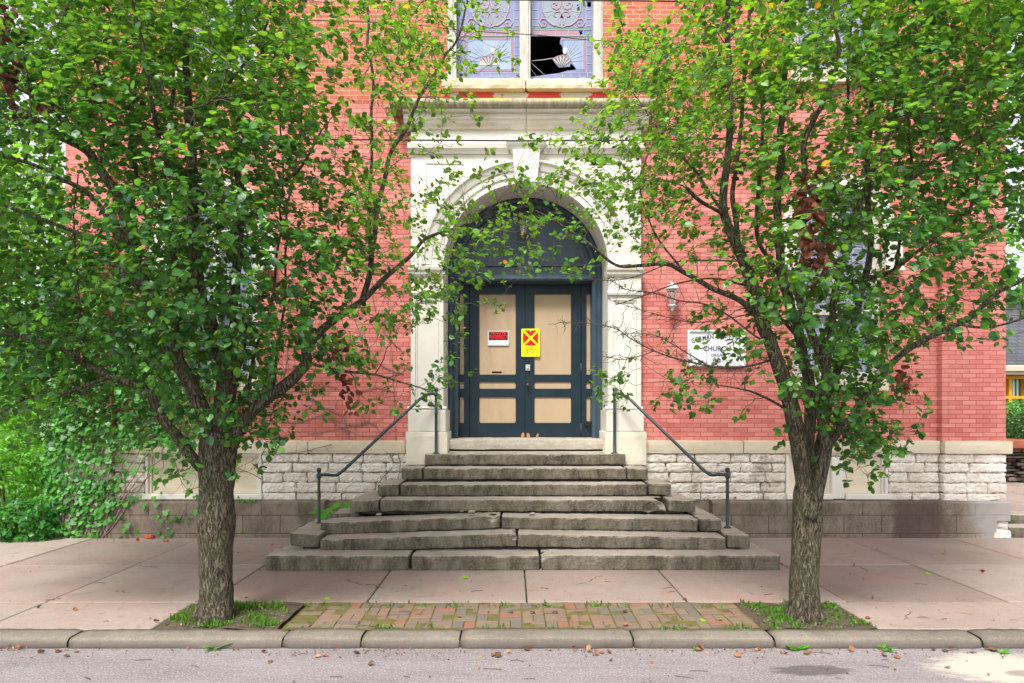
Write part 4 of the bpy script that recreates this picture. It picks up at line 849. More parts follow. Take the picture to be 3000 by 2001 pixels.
# overhead wires
def wire(pts, r, label):
    b = MB(); b.tube(cr_spline(pts, 10), r, 6); tag(b.make('overhead_wire', wire_m), label, 'wire', 'overhead wires')
wire([P(-900,300,10.2),P(0,316,10.2),P(700,320,10.2),P(1200,323,10.2),P(1568,320,10.2),P(2000,306,10.2),P(3200,250,10.2)], .011, 'thick black overhead wire crossing in front of the arch keystone')
wire([P(-900,20,10.4),P(700,46,10.4),P(1076,71,10.4),P(1250,82,10.4),P(1411,95.5,10.4),P(1800,112,10.4),P(3200,180,10.4)], .006, 'thin overhead wire crossing the broken stained glass')
wire([P(-900,-20,10.4),P(1000,-2,10.4),P(1400,1.5,10.4),P(1800,1,10.4),P(3200,-25,10.4)], .010, 'overhead wire along the very top edge above the stained glass')
#@@PART2@@
# ------------------------------------------------------------------ leaves and trees
LT = np.array([(0,0,0),(-.22,.10,.02),(-.44,.36,.06),(-.40,.66,.07),(-.18,.92,.03),(0,1.08,-.05),(.18,.92,.03),(.40,.66,.07),(.44,.36,.06),(.22,.10,.02),(0,.50,-.03)])   # round heart-shaped leaf
LF = [(10,i,i+1) for i in range(0,9)]+[(10,9,0)]
IV = np.array([(0,0,0),(-.30,-.08,.02),(-.52,.22,.03),(-.30,.42,.02),(-.34,.72,.0),(0,1.0,-.03),(.34,.72,0),(.30,.42,.02),(.52,.22,.03),(.30,-.08,.02),(0,.38,.05)])   # three-lobed vine leaf
LN = np.array([(0,0,0),(-.12,.15,.02),(-.2,.42,.04),(-.15,.72,.02),(-.05,.92,0),(0,1.05,-.06),(.05,.92,0),(.15,.72,.02),(.2,.42,.04),(.12,.15,.02),(0,.5,-.02)])       # long leaf
def nrmz(a): return a/np.maximum(np.linalg.norm(a, axis=-1, keepdims=True), 1e-9)
def leaf_mesh(name, mat, pos, nrm, tip, size, col, parent=None, tpl=LT, curl=None, petiole=True, kind=None):
    pos = np.asarray(pos, float); n = len(pos)
    if n == 0: return None
    nrm = nrmz(np.asarray(nrm, float)); tip = np.asarray(tip, float); tip = nrmz(tip-nrm*(tip*nrm).sum(1, keepdims=True)); sx = np.cross(tip, nrm)
    size = np.asarray(size, float); T = tpl[None].repeat(n, 0).copy()
    if curl is not None: T[:,:,2] += curl[:,None]*(T[:,:,1]-.3)**2 + np.abs(T[:,:,0])*curl[:,None]*.8
    T *= size[:,None,None]; V = pos[:,None,:]+T[:,:,0:1]*sx[:,None,:]+T[:,:,1:2]*tip[:,None,:]+T[:,:,2:3]*nrm[:,None,:]
    k = len(tpl); V = V.reshape(-1,3); F = (np.array(LF)[None]+(np.arange(n)*k)[:,None,None]).reshape(-1,3)
    me = bpy.data.meshes.new(name); me.vertices.add(len(V)); me.vertices.foreach_set('co', V.ravel()); m = len(F)
    me.loops.add(m*3); me.loops.foreach_set('vertex_index', F.ravel().astype(np.int32)); me.polygons.add(m)
    me.polygons.foreach_set('loop_start', (np.arange(m)*3).astype(np.int32)); me.polygons.foreach_set('use_smooth', np.ones(m, bool))
    me.materials.append(mat); me.update(calc_edges=True)
    ca = me.color_attributes.new('tint', 'FLOAT_COLOR', 'POINT'); cc = np.ones((len(V),4)); cc[:,:3] = np.repeat(np.asarray(col), k, 0)
    mid = np.tile(np.array([1.0]*10+[1.18]), n); cc[:,:3] *= mid[:,None]; ca.data.foreach_set('color', cc.ravel())
    o = bpy.data.objects.new(name, me); C.objects.link(o); par(o, parent)
    if kind: o['kind'] = kind
    return o
GREENS = np.array([(.030,.110,.026),(.040,.135,.028),(.055,.18,.030),(.024,.090,.028),(.075,.22,.03),(.035,.125,.040)])
def rgreen(n, bright=0.):
    c = GREENS[rng.integers(0, len(GREENS), n)]*rng.uniform(.75,1.25,(n,1)); y = rng.random(n) < .008+bright*.02
    c = c*(1-bright)+np.array([.16,.36,.03])*bright*rng.uniform(.8,1.2,(n,1)); c[y] = (.45,.32,.02); return c
def limb_pts(raw, d0, d1, wob=.03):
    n = len(raw); out = []
    for i, (px,py) in enumerate(raw): out.append(P(px, py, d0+(d1-d0)*i/(n-1)))
    sp = cr_spline(out, 6); return [p+np.array([noise.noise(Vector(p*3)), noise.noise(Vector(p*3+7)), 0])*wob for p in sp]
def grow(base, dist, limbs, mask, col0, depth, label, group, seed, trunk_pts, trunk_rad, lumps, dead, bare=()):
    """trunk and traced main limbs, then boughs and twigs grown out to leaf clusters spread through the crown's volume"""
    r_ = np.random.default_rng(seed); o = empty('pear_tree', base, label, 'tree', group)
    tm = MB(); tp = cr_spline(trunk_pts, 10); tr = np.interp(np.linspace(0,1,len(tp)), np.linspace(0,1,len(trunk_rad)), trunk_rad); tm.tube(tp, list(tr), 48, lump=.065)
    for (a, rr0) in lumps: tm.rough(a[0]-rr0, a[0]+rr0, a[1]-rr0, a[1]+rr0, a[2]-rr0*.7, a[2]+rr0*.7, rr0*.3, rr0*.5, seed, bev=rr0*.9)
    for k in range(6):                              # root flare
        a = k*2*PI/7+.3*seed; R0 = trunk_rad[0]; bx, by, bz = trunk_pts[0]
        tm.tube([(bx+math.cos(a)*R0*.5,by+math.sin(a)*R0*.5,bz+.30),(bx+math.cos(a)*R0*.75,by+math.sin(a)*R0*.75,bz+.13),(bx+math.cos(a)*R0*1.12,by+math.sin(a)*R0*1.12,bz+.03),(bx+math.cos(a)*R0*1.45,by+math.sin(a)*R0*1.45,bz-.05)], [R0*.22,R0*.30,R0*.28,R0*.12], 10, lump=.12)
    tm.make('trunk', bark, o)
    nodes = []; tang = []; rad = []; lm = MB(); tw = MB()
    for (raw, d0, d1, r0, r1) in limbs:
        r0 *= .84; pts = limb_pts(raw, d0, d1); rs = np.interp(np.linspace(0,1,len(pts)), [0,.12,1], [r0*1.12,r0,r1]); lm.tube(pts, list(rs), 14 if r0 > .04 else 8, lump=.07)
        for i in range(2, len(pts)):
            nodes.append(pts[i]); tang.append(pts[i]-pts[i-1]); rad.append(rs[i])
    lm.make('limbs', bark, o)
    # crown attractors
    at = []; H = .082
    for ri, row in enumerate(mask):
        for ci, cdig in enumerate(row):
            c = {'.':0}.get(cdig, None); c = int(cdig)/10.2 if c is None else 0
            if c <= 0: continue
            lam = -math.log(1-min(c,.93))*(15 if c > .6 else 10.); k = r_.poisson(lam)
            for _ in range(k):
                px = (col0+ci+r_.random())*78.37; py = (ri-3+r_.random())*78.37
                dd = dist+np.clip(r_.normal(.25, depth), -depth*1.3, depth*1.8)*min(1, .45+abs(py-1000)/700)
                at.append(P(px, py, dd))
    at = np.array(at); nodes = np.array(nodes); tang = nrmz(np.array(tang)); rad = np.array(rad)
    key = np.array([np.min(((nodes-a)**2).sum(1)) for a in at]); order = np.argsort(key)
    N = np.zeros((len(nodes)+len(at)*7,3)); T = N.copy(); Rr = np.zeros(len(N)); m = len(nodes); N[:m] = nodes; T[:m] = tang; Rr[:m] = rad; cl = []
    for i in order:
        a = at[i]; dv = a-N[:m]; d = np.sqrt((dv**2).sum(1)); dirs = dv/np.maximum(d,1e-6)[:,None]
        cost = d*(1.25-.45*(dirs*T[:m]).sum(1))+.35*np.maximum(0, N[:m,2]-a[2])+np.where(Rr[:m] < .0035, .10, 0)
        j = int(np.argmin(cost)); L = d[j]; n0 = N[j]; t0 = nrmz(T[j]*.7+dirs[j]*.9+np.array([0,0,.15])+r_.normal(0,.12,3)); r0 = min(Rr[j]*.72, .0035+.011*L); r0 = max(r0, .0026)
        if L < .05: cl.append((a, dirs[j])); continue
        c1 = n0+t0*L*.38; c2 = a-(dirs[j]*.7+np.array([0,0,.5])*.5)*L*.3+r_.normal(0,.06,3)*L; k = 5 if L > .18 else 3; pts = []
        for q in range(k+1):
            t = q/k; p = (1-t)**3*n0+3*(1-t)**2*t*c1+3*(1-t)*t*t*c2+t**3*a
            if 0 < q < k: p = p+r_.normal(0,.018*L+.003,3)
            pts.append(p)
        rs = [r0+(.0018-r0)*(q/k)**.8 for q in range(k+1)]; tw.tube(pts, rs, 5 if r0 > .006 else 4, cap=False)
        for q in range(1,k+1): N[m] = pts[q]; T[m] = nrmz(pts[q]-pts[q-1]); Rr[m] = max(rs[q], .0030 if q < k else .002); m += 1
        cl.append((a, nrmz(pts[-1]-pts[-2])))
    pos = []; nr = []; tp_ = []; sz = []; centre = np.array(P(0,0,1))*0+np.array([base[0], dist, 3.6])
    br = []
    for (a, dr) in cl:
        ns = r_.integers(1,4)
        for s_ in range(ns):
            L = r_.uniform(.06,.17); d2 = nrmz(dr*.6+r_.normal(0,.6,3)+np.array([0,0,.1])); e = a+d2*L; tw.tube([a,a+d2*L*.5+r_.normal(0,.006,3),e], [.0022,.0019,.0013], 3, cap=False)
            for q in range(r_.integers(4,7)):
                t = r_.uniform(.25,1); b0 = a+d2*L*t; od = nrmz(r_.normal(0,1,3)+d2*.8); b1 = b0+od*r_.uniform(.012,.035)
                pos.append(b1); out = nrmz(b1-centre+np.array([0,0,1e-3])); nr.append(np.array([0,0,.75])+out*.35+r_.normal(0,.48,3)); tp_.append(od+np.array([0,0,-.35])); f_ = .82 if abs(b1[0]-.25) < 1.7 else 1.; sz.append(r_.uniform(.040,.078)*f_*(1.15 if r_.random() < .15 else 1))
                br.append(np.clip(np.clip((b1[2]-2.6)/4.5, 0, .8)+.30*(abs(b1[0]-.4) < 1.9)+.55*noise.noise(Vector(a*1.1))-(.22 if b1[0] < -1.6 or b1[0] > 3.3 else 0), 0, .95)*r_.uniform(.35,1) if r_.random() < .7 else r_.random()*.12)  # crown's lit top and shaded depth painted into leaf tint; arch sprays yellower
    tw.make('twigs', twig_m, o)
    pos = np.array(pos); n = len(pos); br = np.array(br)
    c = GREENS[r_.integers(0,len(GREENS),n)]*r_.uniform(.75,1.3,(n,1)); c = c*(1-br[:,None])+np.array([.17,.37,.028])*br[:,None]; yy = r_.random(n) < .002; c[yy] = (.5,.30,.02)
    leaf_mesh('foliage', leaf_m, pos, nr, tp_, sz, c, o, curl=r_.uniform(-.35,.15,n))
    # dead brown clusters
    for (px,py,dd,sp,k) in dead:
        p0 = np.array(P(px,py,dd)); sp = sp/234; q = p0+r_.normal(0,1,(k,3))*np.array([sp*.5,sp*.5,sp]); leaf_mesh('dead_leaves', dead_m, q, r_.normal(0,1,(k,3)), r_.normal(0,.5,(k,3))+np.array([0,0,-1.]), r_.uniform(.05,.085,k), np.array([.16,.05,.028])*r_.uniform(.4,1.5,(k,1)), o, curl=r_.uniform(.6,1.6,k))
    if bare:
        bt = MB()
        for (raw, d0, d1, r0) in bare:
            pts = limb_pts(raw, d0, d1, .02); bt.tube(pts, list(np.linspace(r0,.0022,len(pts))), 5, cap=False)
            for i in range(3, len(pts)):
                for q in range(2):
                    L = r_.uniform(.05,.26)*(1.2-i/len(pts)*.6); t0 = nrmz(pts[i]-pts[i-1]); d2 = nrmz(t0*.7+r_.normal(0,.6,3)); e = [pts[i]]
                    for u in range(4): d2 = nrmz(d2+r_.normal(0,.35,3)); e.append(e[-1]+d2*L/4)
                    bt.tube(e, [.0035,.003,.0025,.002,.0015], 4, cap=False)
                    if r_.random() < .5:
                        d3 = nrmz(d2+r_.normal(0,.8,3)); bt.tube([e[2], e[2]+d3*L*.3, e[2]+d3*L*.3+r_.normal(0,.03,3)], [.002,.0018,.0013], 3, cap=False)
        bt.make('bare_twigs', twig_m, o)
    return o, nodes
# leaf cover of each crown, cell by cell of a 0.33 m survey grid (three rows above the picture, three columns beside it)
ML = ['678889998888766665', '678899998888766665', '7787899998987667764', '778899999999647764', '788899999999537764', '77789999999955773', '77789999999955663', '7785668899986654322', '8887767999888745655', '8888868999886856766', '8888888888858856734', '888998888888556751', '888998888888665421', '77788888887676323', '66677767667413242', '3334345567741', '.....1.1442']
MR = ['....267778899999998', '....467778899999998', '...2567778899999998', '...1437778899999998', '...4998788799999998', '...5999987799999998', '..35789966579999988', '1357899688889898887', '2467886488888887777', '3356776688778886666', '.123434677766763444', '.....12488777564333', '......45777877443', '....233466885', '...3545324874', '.........3873', '..........463']
# right crown mask starts at column 13, left crown at column -3
yT = 6.72
LB = P(495,1420,yT); LB = (LB[0], yT, 0)
tpl_ = [(LB[0],yT,-.06),(LB[0]+.01,yT,.25),P(496,1300,yT),P(497,1200,yT),P(498,1110,yT),P(500,1040,yT),P(505,990,yT)]
left_limbs = [
 ([(500,1060),(512,980),(516,900),(514,830),(482,740),(460,690),(449,590),(441,450),(440,320),(430,180),(425,0),(420,-160)], yT, yT-.1, .105, .02),
 ([(512,1080),(545,990),(600,925),(680,862),(704,830),(702,800),(740,758),(780,728),(830,690),(880,640),(940,588),(985,545),(1060,520),(1110,500)], yT, yT+.3, .075, .006),
 ([(505,1060),(522,960),(530,860),(536,740),(545,600),(556,480),(545,360),(580,300),(600,230),(602,100),(590,-40)], yT, yT+.5, .07, .02),
 ([(492,1070),(470,960),(440,890),(400,810),(360,730),(345,690),(312,622),(296,550),(282,485),(272,448),(224,380),(188,340),(120,304),(60,264),(0,222),(-80,170)], yT, yT-.6, .082, .025),
 ([(480,1090),(410,1010),(375,962),(345,905),(300,880),(255,866),(180,828),(120,790),(40,770),(-60,755)], yT, yT-.5, .06, .015),
 ([(345,690),(310,650),(264,610),(200,548),(140,520),(60,492),(0,468),(-80,440)], yT-.3, yT-.9, .035, .012),
 ([(300,560),(248,500),(192,440),(132,408),(80,380),(0,356),(-70,340)], yT-.35, yT-1., .032, .01),
 ([(240,400),(192,330),(140,272),(80,224),(0,176),(-60,140)], yT-.4, yT-1., .03, .01),
 ([(255,866),(200,885),(150,902),(60,915),(-20,960)], yT-.3, yT-.7, .022, .006),
 ([(440,890),(410,800),(420,700),(400,560),(410,430),(400,300),(395,120),(390,-60)], yT+.1, yT+.7, .045, .015),
 ([(830,690),(850,600),(862,510),(880,420),(895,350),(931,300),(949,261),(973,204),(1020,130),(1048,96),(1078,-10)], yT+.3, yT+.6, .034, .010),
 ([(850,600),(846,470),(850,350),(858,200),(845,100),(843,-60)], yT+.3, yT+.9, .022, .012),
 ([(704,830),(770,850),(860,860),(930,880),(990,900)], yT+.05, yT-.1, .02, .004),
 ([(555,480),(624,432),(660,410),(700,370),(740,300)], yT+.4, yT+.2, .03, .008),
 ([(505,960),(560,800),(580,700),(640,650),(700,610)], yT, yT-.4, .022, .006),
 ([(560,960),(570,870),(590,800),(620,700),(640,560),(650,400),(640,250)], yT+.05, yT+.6, .022, .008),
 ([(620,905),(640,800),(655,650),(660,500),(690,300),(700,100)], yT+.1, yT+.7, .018, .008),
 ([(455,500),(400,430),(370,330),(350,260),(330,120),(300,-40)], yT-.1, yT-.9, .03, .012),
 ([(160,320),(150,200),(165,80),(160,-60)], yT-.6, yT-.4, .016, .008),
 ([(230,385),(235,250),(225,120),(240,-60)], yT-.5, yT-.2, .02, .008),
 ([(60,370),(70,250),(55,120)], yT-.9, yT-.7, .012, .006),
 ([(300,560),(310,420),(300,300),(310,150),(305,-40)], yT-.3, yT+.1, .024, .01),
 ([(180,828),(185,700),(170,560),(180,400)], yT-.4, yT-.1, .014, .006),
 ([(470,300),(520,200),(600,90),(640,-40)], yT-.1, yT-.5, .02, .008),
 ([(370,180),(385,230),(440,250),(500,215),(515,150)], yT-1.1, yT-1.3, .012, .005),
]
deadL = [(10,60,5.9,26,26),(25,120,5.9,26,30),(20,190,5.9,22,24),(110,215,6.1,20,16),(135,240,6.1,20,16),(212,212,6.1,18,14),(235,90,6.2,22,14),(795,885,6.9,16,18),(806,925,6.9,14,8),(770,800,6.9,20,18),(232,250,6.2,16,10)]
grow(LB, yT, left_limbs, ML, -3, 1.0, 'leafy street tree left of the steps, many limbs above one thick trunk', 'trees in the pavement pits', 3,
     tpl_, [.185,.160,.152,.156,.178,.158,.172,.182,.14], [], deadL)
RB_ = P(1847,1420,yT); RB_ = (RB_[0], yT, 0)
right_tp = [(RB_[0],yT,-.06),(RB_[0]+.0,yT,.25),P(1848,1300,yT),P(1852,1230,yT),P(1854,1180,yT),P(1853,1130,yT),P(1848,1090,yT)]
right_limbs = [
 ([(1848,1190),(1843,1110),(1838,1050),(1826,975),(1808,915),(1797,860),(1770,795),(1748,730),(1727,655),(1709,602),(1691,560),(1661,490),(1667,420),(1675,280),(1671,160),(1671,0),(1665,-150)], yT, yT-.2, .098, .018),
 ([(1852,1150),(1859,1060),(1857,964),(1852,870),(1824,740),(1797,640),(1789,560),(1785,440),(1795,360),(1799,240),(1807,120),(1811,0),(1820,-150)], yT+.05, yT+.3, .07, .02),
 ([(1858,1190),(1880,1120),(1893,1035),(1889,960),(1888,900),(1897,850),(1871,790),(1847,718),(1831,640),(1846,560),(1847,360),(1867,280),(1903,208),(1923,128),(1911,20),(1905,-80)], yT-.1, yT-.6, .062, .012),
 ([(1890,985),(1896,900),(1903,824),(1907,730),(1919,650),(1935,582),(1953,510),(1983,445),(2011,380),(2035,320),(2067,280),(2171,216),(2230,180)], yT-.1, yT-.5, .042, .01),
 ([(1870,1080),(1895,960),(1918,870),(1943,798),(1971,710),(1987,638),(1997,550),(1991,400),(1999,240),(2005,0),(2010,-120)], yT+.1, yT+.5, .052, .018),
 ([(1892,1040),(1929,984),(1962,951),(2000,890),(2070,812),(2170,758),(2230,726),(2290,674),(2346,642),(2420,590)], yT-.1, yT-.7, .040, .016),
 ([(2200,745),(2260,752),(2340,735),(2420,700)], yT-.5, yT-.9, .015, .006),
 ([(1727,720),(1691,686),(1631,658),(1571,626),(1531,606),(1471,609),(1411,608),(1354,560),(1290,520),(1250,495),(1200,470)], yT-.1, yT-.1, .032, .005),
 ([(1795,935),(1731,902),(1700,893),(1651,884)], yT-.05, yT-.4, .016, .005),
 ([(1661,495),(1647,484),(1603,460),(1575,432)], yT-.1, yT-.4, .022, .018),
 ([(1700,590),(1690,500),(1687,400),(1703,240),(1719,80),(1723,-80)], yT-.1, yT+.1, .03, .014),
 ([(1990,640),(2040,625),(2090,590),(2150,545),(2190,510),(2250,470),(2320,430)], yT+.2, yT-.2, .026, .008),
 ([(1797,640),(1745,560),(1740,460),(1750,300),(1745,150),(1750,-60)], yT+.2, yT+.7, .026, .012),
 ([(1850,860),(1830,760),(1870,640),(1900,500),(1930,350),(1950,150),(1955,-50)], yT+.3, yT+.9, .03, .012),
 ([(1727,660),(1640,640),(1560,650),(1480,680),(1410,700)], yT, yT+.2, .012, .004),
 ([(1571,626),(1520,560),(1490,500),(1470,420),(1500,330)], yT-.1, yT+.1, .013, .005),
 ([(1661,490),(1600,400),(1540,330),(1500,280),(1455,215)], yT-.15, yT+.1, .018, .005),
 ([(1953,510),(2030,470),(2110,400),(2200,330),(2300,280)], yT-.3, yT-.7, .022, .008),
 ([(2050,620),(2080,500),(2090,350),(2080,150),(2090,-50)], yT+.2, yT+.5, .02, .008),
 ([(2230,490),(2250,350),(2270,200),(2280,0)], yT-.2, yT+.1, .016, .007),
 ([(1890,985),(1860,900),(1845,800),(1760,690),(1700,600)], yT+.2, yT+.5, .03, .012),
]
deadR = [(1860,440,5.9,22,26),(1868,500,5.9,22,28),(1862,560,5.9,24,30),(1870,610,5.9,22,20),(1895,585,5.95,14,12),(2072,850,6.0,7,4),(2082,880,6.0,8,6),(1700,375,6.4,16,12)]
bareR = [([(1790,820),(1720,840),(1660,845),(1580,830),(1511,810),(1451,778),(1411,754),(1350,742),(1290,742)], yT, yT-.2, .012),
         ([(1760,790),(1640,705),(1560,690),(1500,672),(1440,665),(1400,640)], yT, yT+.1, .010),
         ([(1500,806),(1440,825),(1400,820)], yT-.1, yT-.2, .006), ([(1640,845),(1560,800),(1500,770),(1430,765)], yT-.2, yT-.4, .007),
         ([(1727,720),(1600,740),(1500,720),(1400,690)], yT+.2, yT+.4, .007), ([(1700,600),(1560,600),(1440,640),(1340,640),(1290,625)], yT+.2, yT+.3, .008)]
grow(RB_, yT, right_limbs, MR, 14, 1.0, 'leafy street tree right of the steps with a split trunk opening into a V', 'trees in the pavement pits', 5,
     right_tp, [.160,.142,.136,.138,.140,.150,.125,.06], [], deadR, bareR)

# ------------------------------------------------------------------ ivy on the left of the church, dry vine stems
def shape_cloud(n, fn, r_):
    out = []
    while len(out) < n:
        q = fn(r_)
        if q is not None: out.append(q)
    return np.array(out)
r_ = np.random.default_rng(21)
iv = empty('ivy', (-6.3,10.85,0), 'green ivy climbing over the left corner of the church wall and base', 'ivy')
def ivp(r_):
    x = r_.uniform(-7.5,-4.3); z = r_.uniform(.0,4.6)
    if z > 1.45: dens = 1.05-max(0,x+6.0)*.55-max(0,z-2.7)*.35
    else: dens = 1.1-max(0,x+6.75)*1.5-max(0,.6-z)*(1.2 if x > -6.8 else 0)
    dens = max(dens, .05)*(.5+1.3*max(0,noise.noise(Vector((x*2.2,z*2.2,3)))+.38))
    if r_.random() > dens: return None
    y = 10.96-r_.random()*.10 if x < -6.45 else (11.06 if z > .6 else 10.93)-r_.random()*.08
    if z < 1.6: y = min(y, 10.92-r_.random()*.05)
    return (x,y,z)
ip = shape_cloud(4300, ivp, r_); n = len(ip)
leaf_mesh('foliage', leaf_m, ip, np.tile([0,-.75,.45],(n,1))+r_.normal(0,.28,(n,3)), np.tile([0,-.25,-1.],(n,1))+r_.normal(0,.45,(n,3)), r_.uniform(.045,.115,n), np.array([.055,.195,.03])*r_.uniform(.4,1.9,(n,1)), iv, tpl=IV)
m = MB()
for k in range(26):
    x = r_.uniform(-7.3,-6.35); z = .02; pts = []; dx = r_.normal(0,.5)
    for i in range(12): pts.append((x, 10.90-.02*r_.random() if z < 1.55 else (10.98 if x < -6.5 else 11.10), z)); x += dx*.12+r_.normal(0,.07)+.03; z += r_.uniform(.08,.28)
    m.tube(cr_spline(pts,3), list(np.linspace(.011,.004,34)), 5)
m.make('stems', vine_m, iv)
def vine(name, label, raws, rad, yoff=11.105):
    m = MB()
    for raw in raws:
        pts = [P(px,py,yoff if py < 1012 else 11.0) for px,py in raw]; sp = cr_spline(pts, 6); sp = [p+np.array([noise.noise(Vector(p*6)),0,noise.noise(Vector(p*6+5))])*.03 for p in sp]
        m.tube(sp, list(np.linspace(rad, rad*.35, len(sp))), 5)
        for i in range(2, len(sp)-1, 2):
            d = nrmz(np.array([r_.normal(), 0, r_.normal()])); L = r_.uniform(.08,.35); e = [sp[i]]
            for u in range(4): d = nrmz(d+np.array([r_.normal(0,.4),0,r_.normal(0,.4)])); e.append(e[-1]+d*L/4)
            m.tube(e, [rad*.45,rad*.4,rad*.32,rad*.25,rad*.2], 4)
    return tag(m.make(name, vine_m), label, 'vine')
vine('dry_vine', 'bare dry vine stems tangled over the pink brick between the left window and the doorway',
     [[(905,1160),(900,1120),(915,1095),(918,1060),(908,1000),(905,900),(898,800),(890,700),(880,560)], [(905,1060),(880,1010),(850,970),(770,985),(690,1000)], [(600,960),(680,970),(740,955),(800,990),(850,1000),(905,985)],
      [(640,880),(700,900),(740,940),(780,970),(830,975),(880,960),(925,930)], [(590,930),(640,890),(690,850),(720,790),(740,700),(735,600)], [(620,960),(640,900),(660,820),(665,700),(670,600),(650,480)], [(800,1010),(790,960),(730,930),(690,900),(640,860),(610,800)],
      [(905,900),(860,890),(800,900),(740,880),(690,890)], [(925,860),(880,840),(840,790),(800,700),(790,600)], [(920,800),(880,760),(860,700),(850,600),(840,500)], [(760,1020),(700,1035),(640,1045),(600,1080)], [(900,1075),(860,1120),(830,1150)], [(600,1100),(560,1080),(500,1065),(420,1080)], [(420,1130),(500,1100),(590,1050)], [(400,1060),(420,1110),(450,1140)]], .008)
def sprig(x, y, z, n, sp, tpl, size, c, name, label, cat, group=None, up=.6):
    o = empty(name, (x,y,z), label, cat, group); q = np.array([x,y,z])+r_.normal(0,1,(n,3))*np.array(sp); q[:,2] = np.abs(q[:,2]-z)+z+.01
    d = q-np.array([x,y,z]); leaf_mesh('leaves', leaf_m, q, np.tile([0,-.4,.8],(n,1))+r_.normal(0,.35,(n,3)), nrmz(d)*1+np.array([0,0,-.2])+r_.normal(0,.3,(n,3)), r_.uniform(.6,1.1,n)*size, np.array(c)*r_.uniform(.7,1.3,(n,1)), o, tpl=tpl)
    m = MB()
    for i in range(0,n,2): m.tube([(x,y,z-.01), tuple((np.array([x,y,z])+q[i])/2+np.array([0,0,.02])), tuple(q[i])], [.004,.003,.002], 4)
    m.make('stem', flat('green_stem', (.08,.16,.03)) if 'green_stem' not in bpy.data.materials else bpy.data.materials['green_stem'], o); return o
sprig(-2.72, 10.3, .40, 22, (.11,.09,.13), IV, .14, (.09,.33,.04), 'weed', 'bright green broad-leaved weed growing behind the left handrail post', 'weed')
x_,y_,z_ = P(565,1153,10.9); sprig(x_, 10.88, z_, 16, (.10,.02,.03), IV, .06, (.06,.24,.06), 'creeper_sprig', 'small green creeper sprig hanging over the cement plinth right of the left trunk', 'vine')
x_,y_,z_ = P(410,1200,10.9); sprig(x_, 10.88, .25, 26, (.16,.015,.06), IV, .05, (.09,.28,.05), 'creeper_sprig', 'sparse green creeper on the cement plinth left of the left trunk', 'vine')

# ------------------------------------------------------------------ bushes and trees beyond the left corner
def bush(x, y, z, rx_, ry, rz, n, size, c, name, label, cat, tpl=LT, trunk=None, group=None, gaps=.15, limbs=None):
    o = empty(name, (x,y,z), label, cat, group); q = []
    while len(q) < n:
        d = nrmz(r_.normal(0,1,3)); rr0 = r_.uniform(.35,1.0)**.5; p = d*rr0
        if noise.noise(Vector(p*2.6+x)) < gaps*.6-.25+ (rr0-.7)*.6*gaps: continue
        lum = 1+.28*noise.noise(Vector(d*2.2+y)); q.append((x+p[0]*rx_*lum, y+p[1]*ry*lum, z+p[2]*rz*lum))
    q = np.array(q); q[:,2] = np.maximum(q[:,2], .03); d = nrmz(q-np.array([x,y,z]))
    leaf_mesh('foliage', leaf_m, q, d*.5+np.array([0,0,.5])+r_.normal(0,.45,(n,3)), d*.5+np.array([0,0,-.5])+r_.normal(0,.6,(n,3)), r_.uniform(.6,1.2,n)*size, np.array(c)*r_.uniform(.6,1.5,(n,1)), o, tpl=tpl)
    m = MB()
    if trunk:
        tx, ty, tr_ = trunk; m.tube([(tx,ty,-.2),(tx+.1,ty,z*.5),(x,y,z)], [tr_,tr_*.7,tr_*.4], 10, lump=.06)
    for k in range(8 if trunk else 5):
        e = q[r_.integers(0,n)]; s0 = np.array([trunk[0]+.05, trunk[1], z*.55]) if trunk else np.array([x,y,max(0,z-rz*.8)])
        m.tube([tuple(s0), tuple((s0+e)/2+r_.normal(0,.15,3)*np.array([1,1,.5])), tuple(e)], [.07 if trunk else .02,.03 if trunk else .012,.006], 6)
    m.make('trunk' if trunk else 'stems', bark, o); return o
bush(-8.3, 11.2, .75, 1.15, .75, 1.05, 3200, .11, (.085,.26,.03), 'shrub', 'bright yellow-green shrub spilling onto the pavement at the far left', 'shrub', tpl=LN)
bush(-9.3, 12.6, 1.8, 1.8, 1.2, 1.6, 2600, .14, (.09,.27,.03), 'shrub', 'tall light green shrub behind the yellow-green one at the far left', 'shrub')
bush(-7.7, 10.75, .28, .55, .35, .40, 900, .075, (.045,.18,.04), 'shrub', 'low bluish-green shrub against the ivy-covered church corner', 'shrub')
bush(-12.5, 17.5, 4.5, 4.2, 3.0, 4.2, 5200, .20, (.12,.34,.03), 'background_tree', 'bright green tree behind the left corner of the church', 'tree', trunk=(-12.3,17.8,.22), gaps=.2)
bush(-19, 24, 7.2, 5.5, 4.0, 6.5, 5000, .28, (.07,.22,.03), 'background_tree', 'taller darker tree farthest back at the left edge', 'tree', trunk=(-19,24.3,.32), gaps=.1)
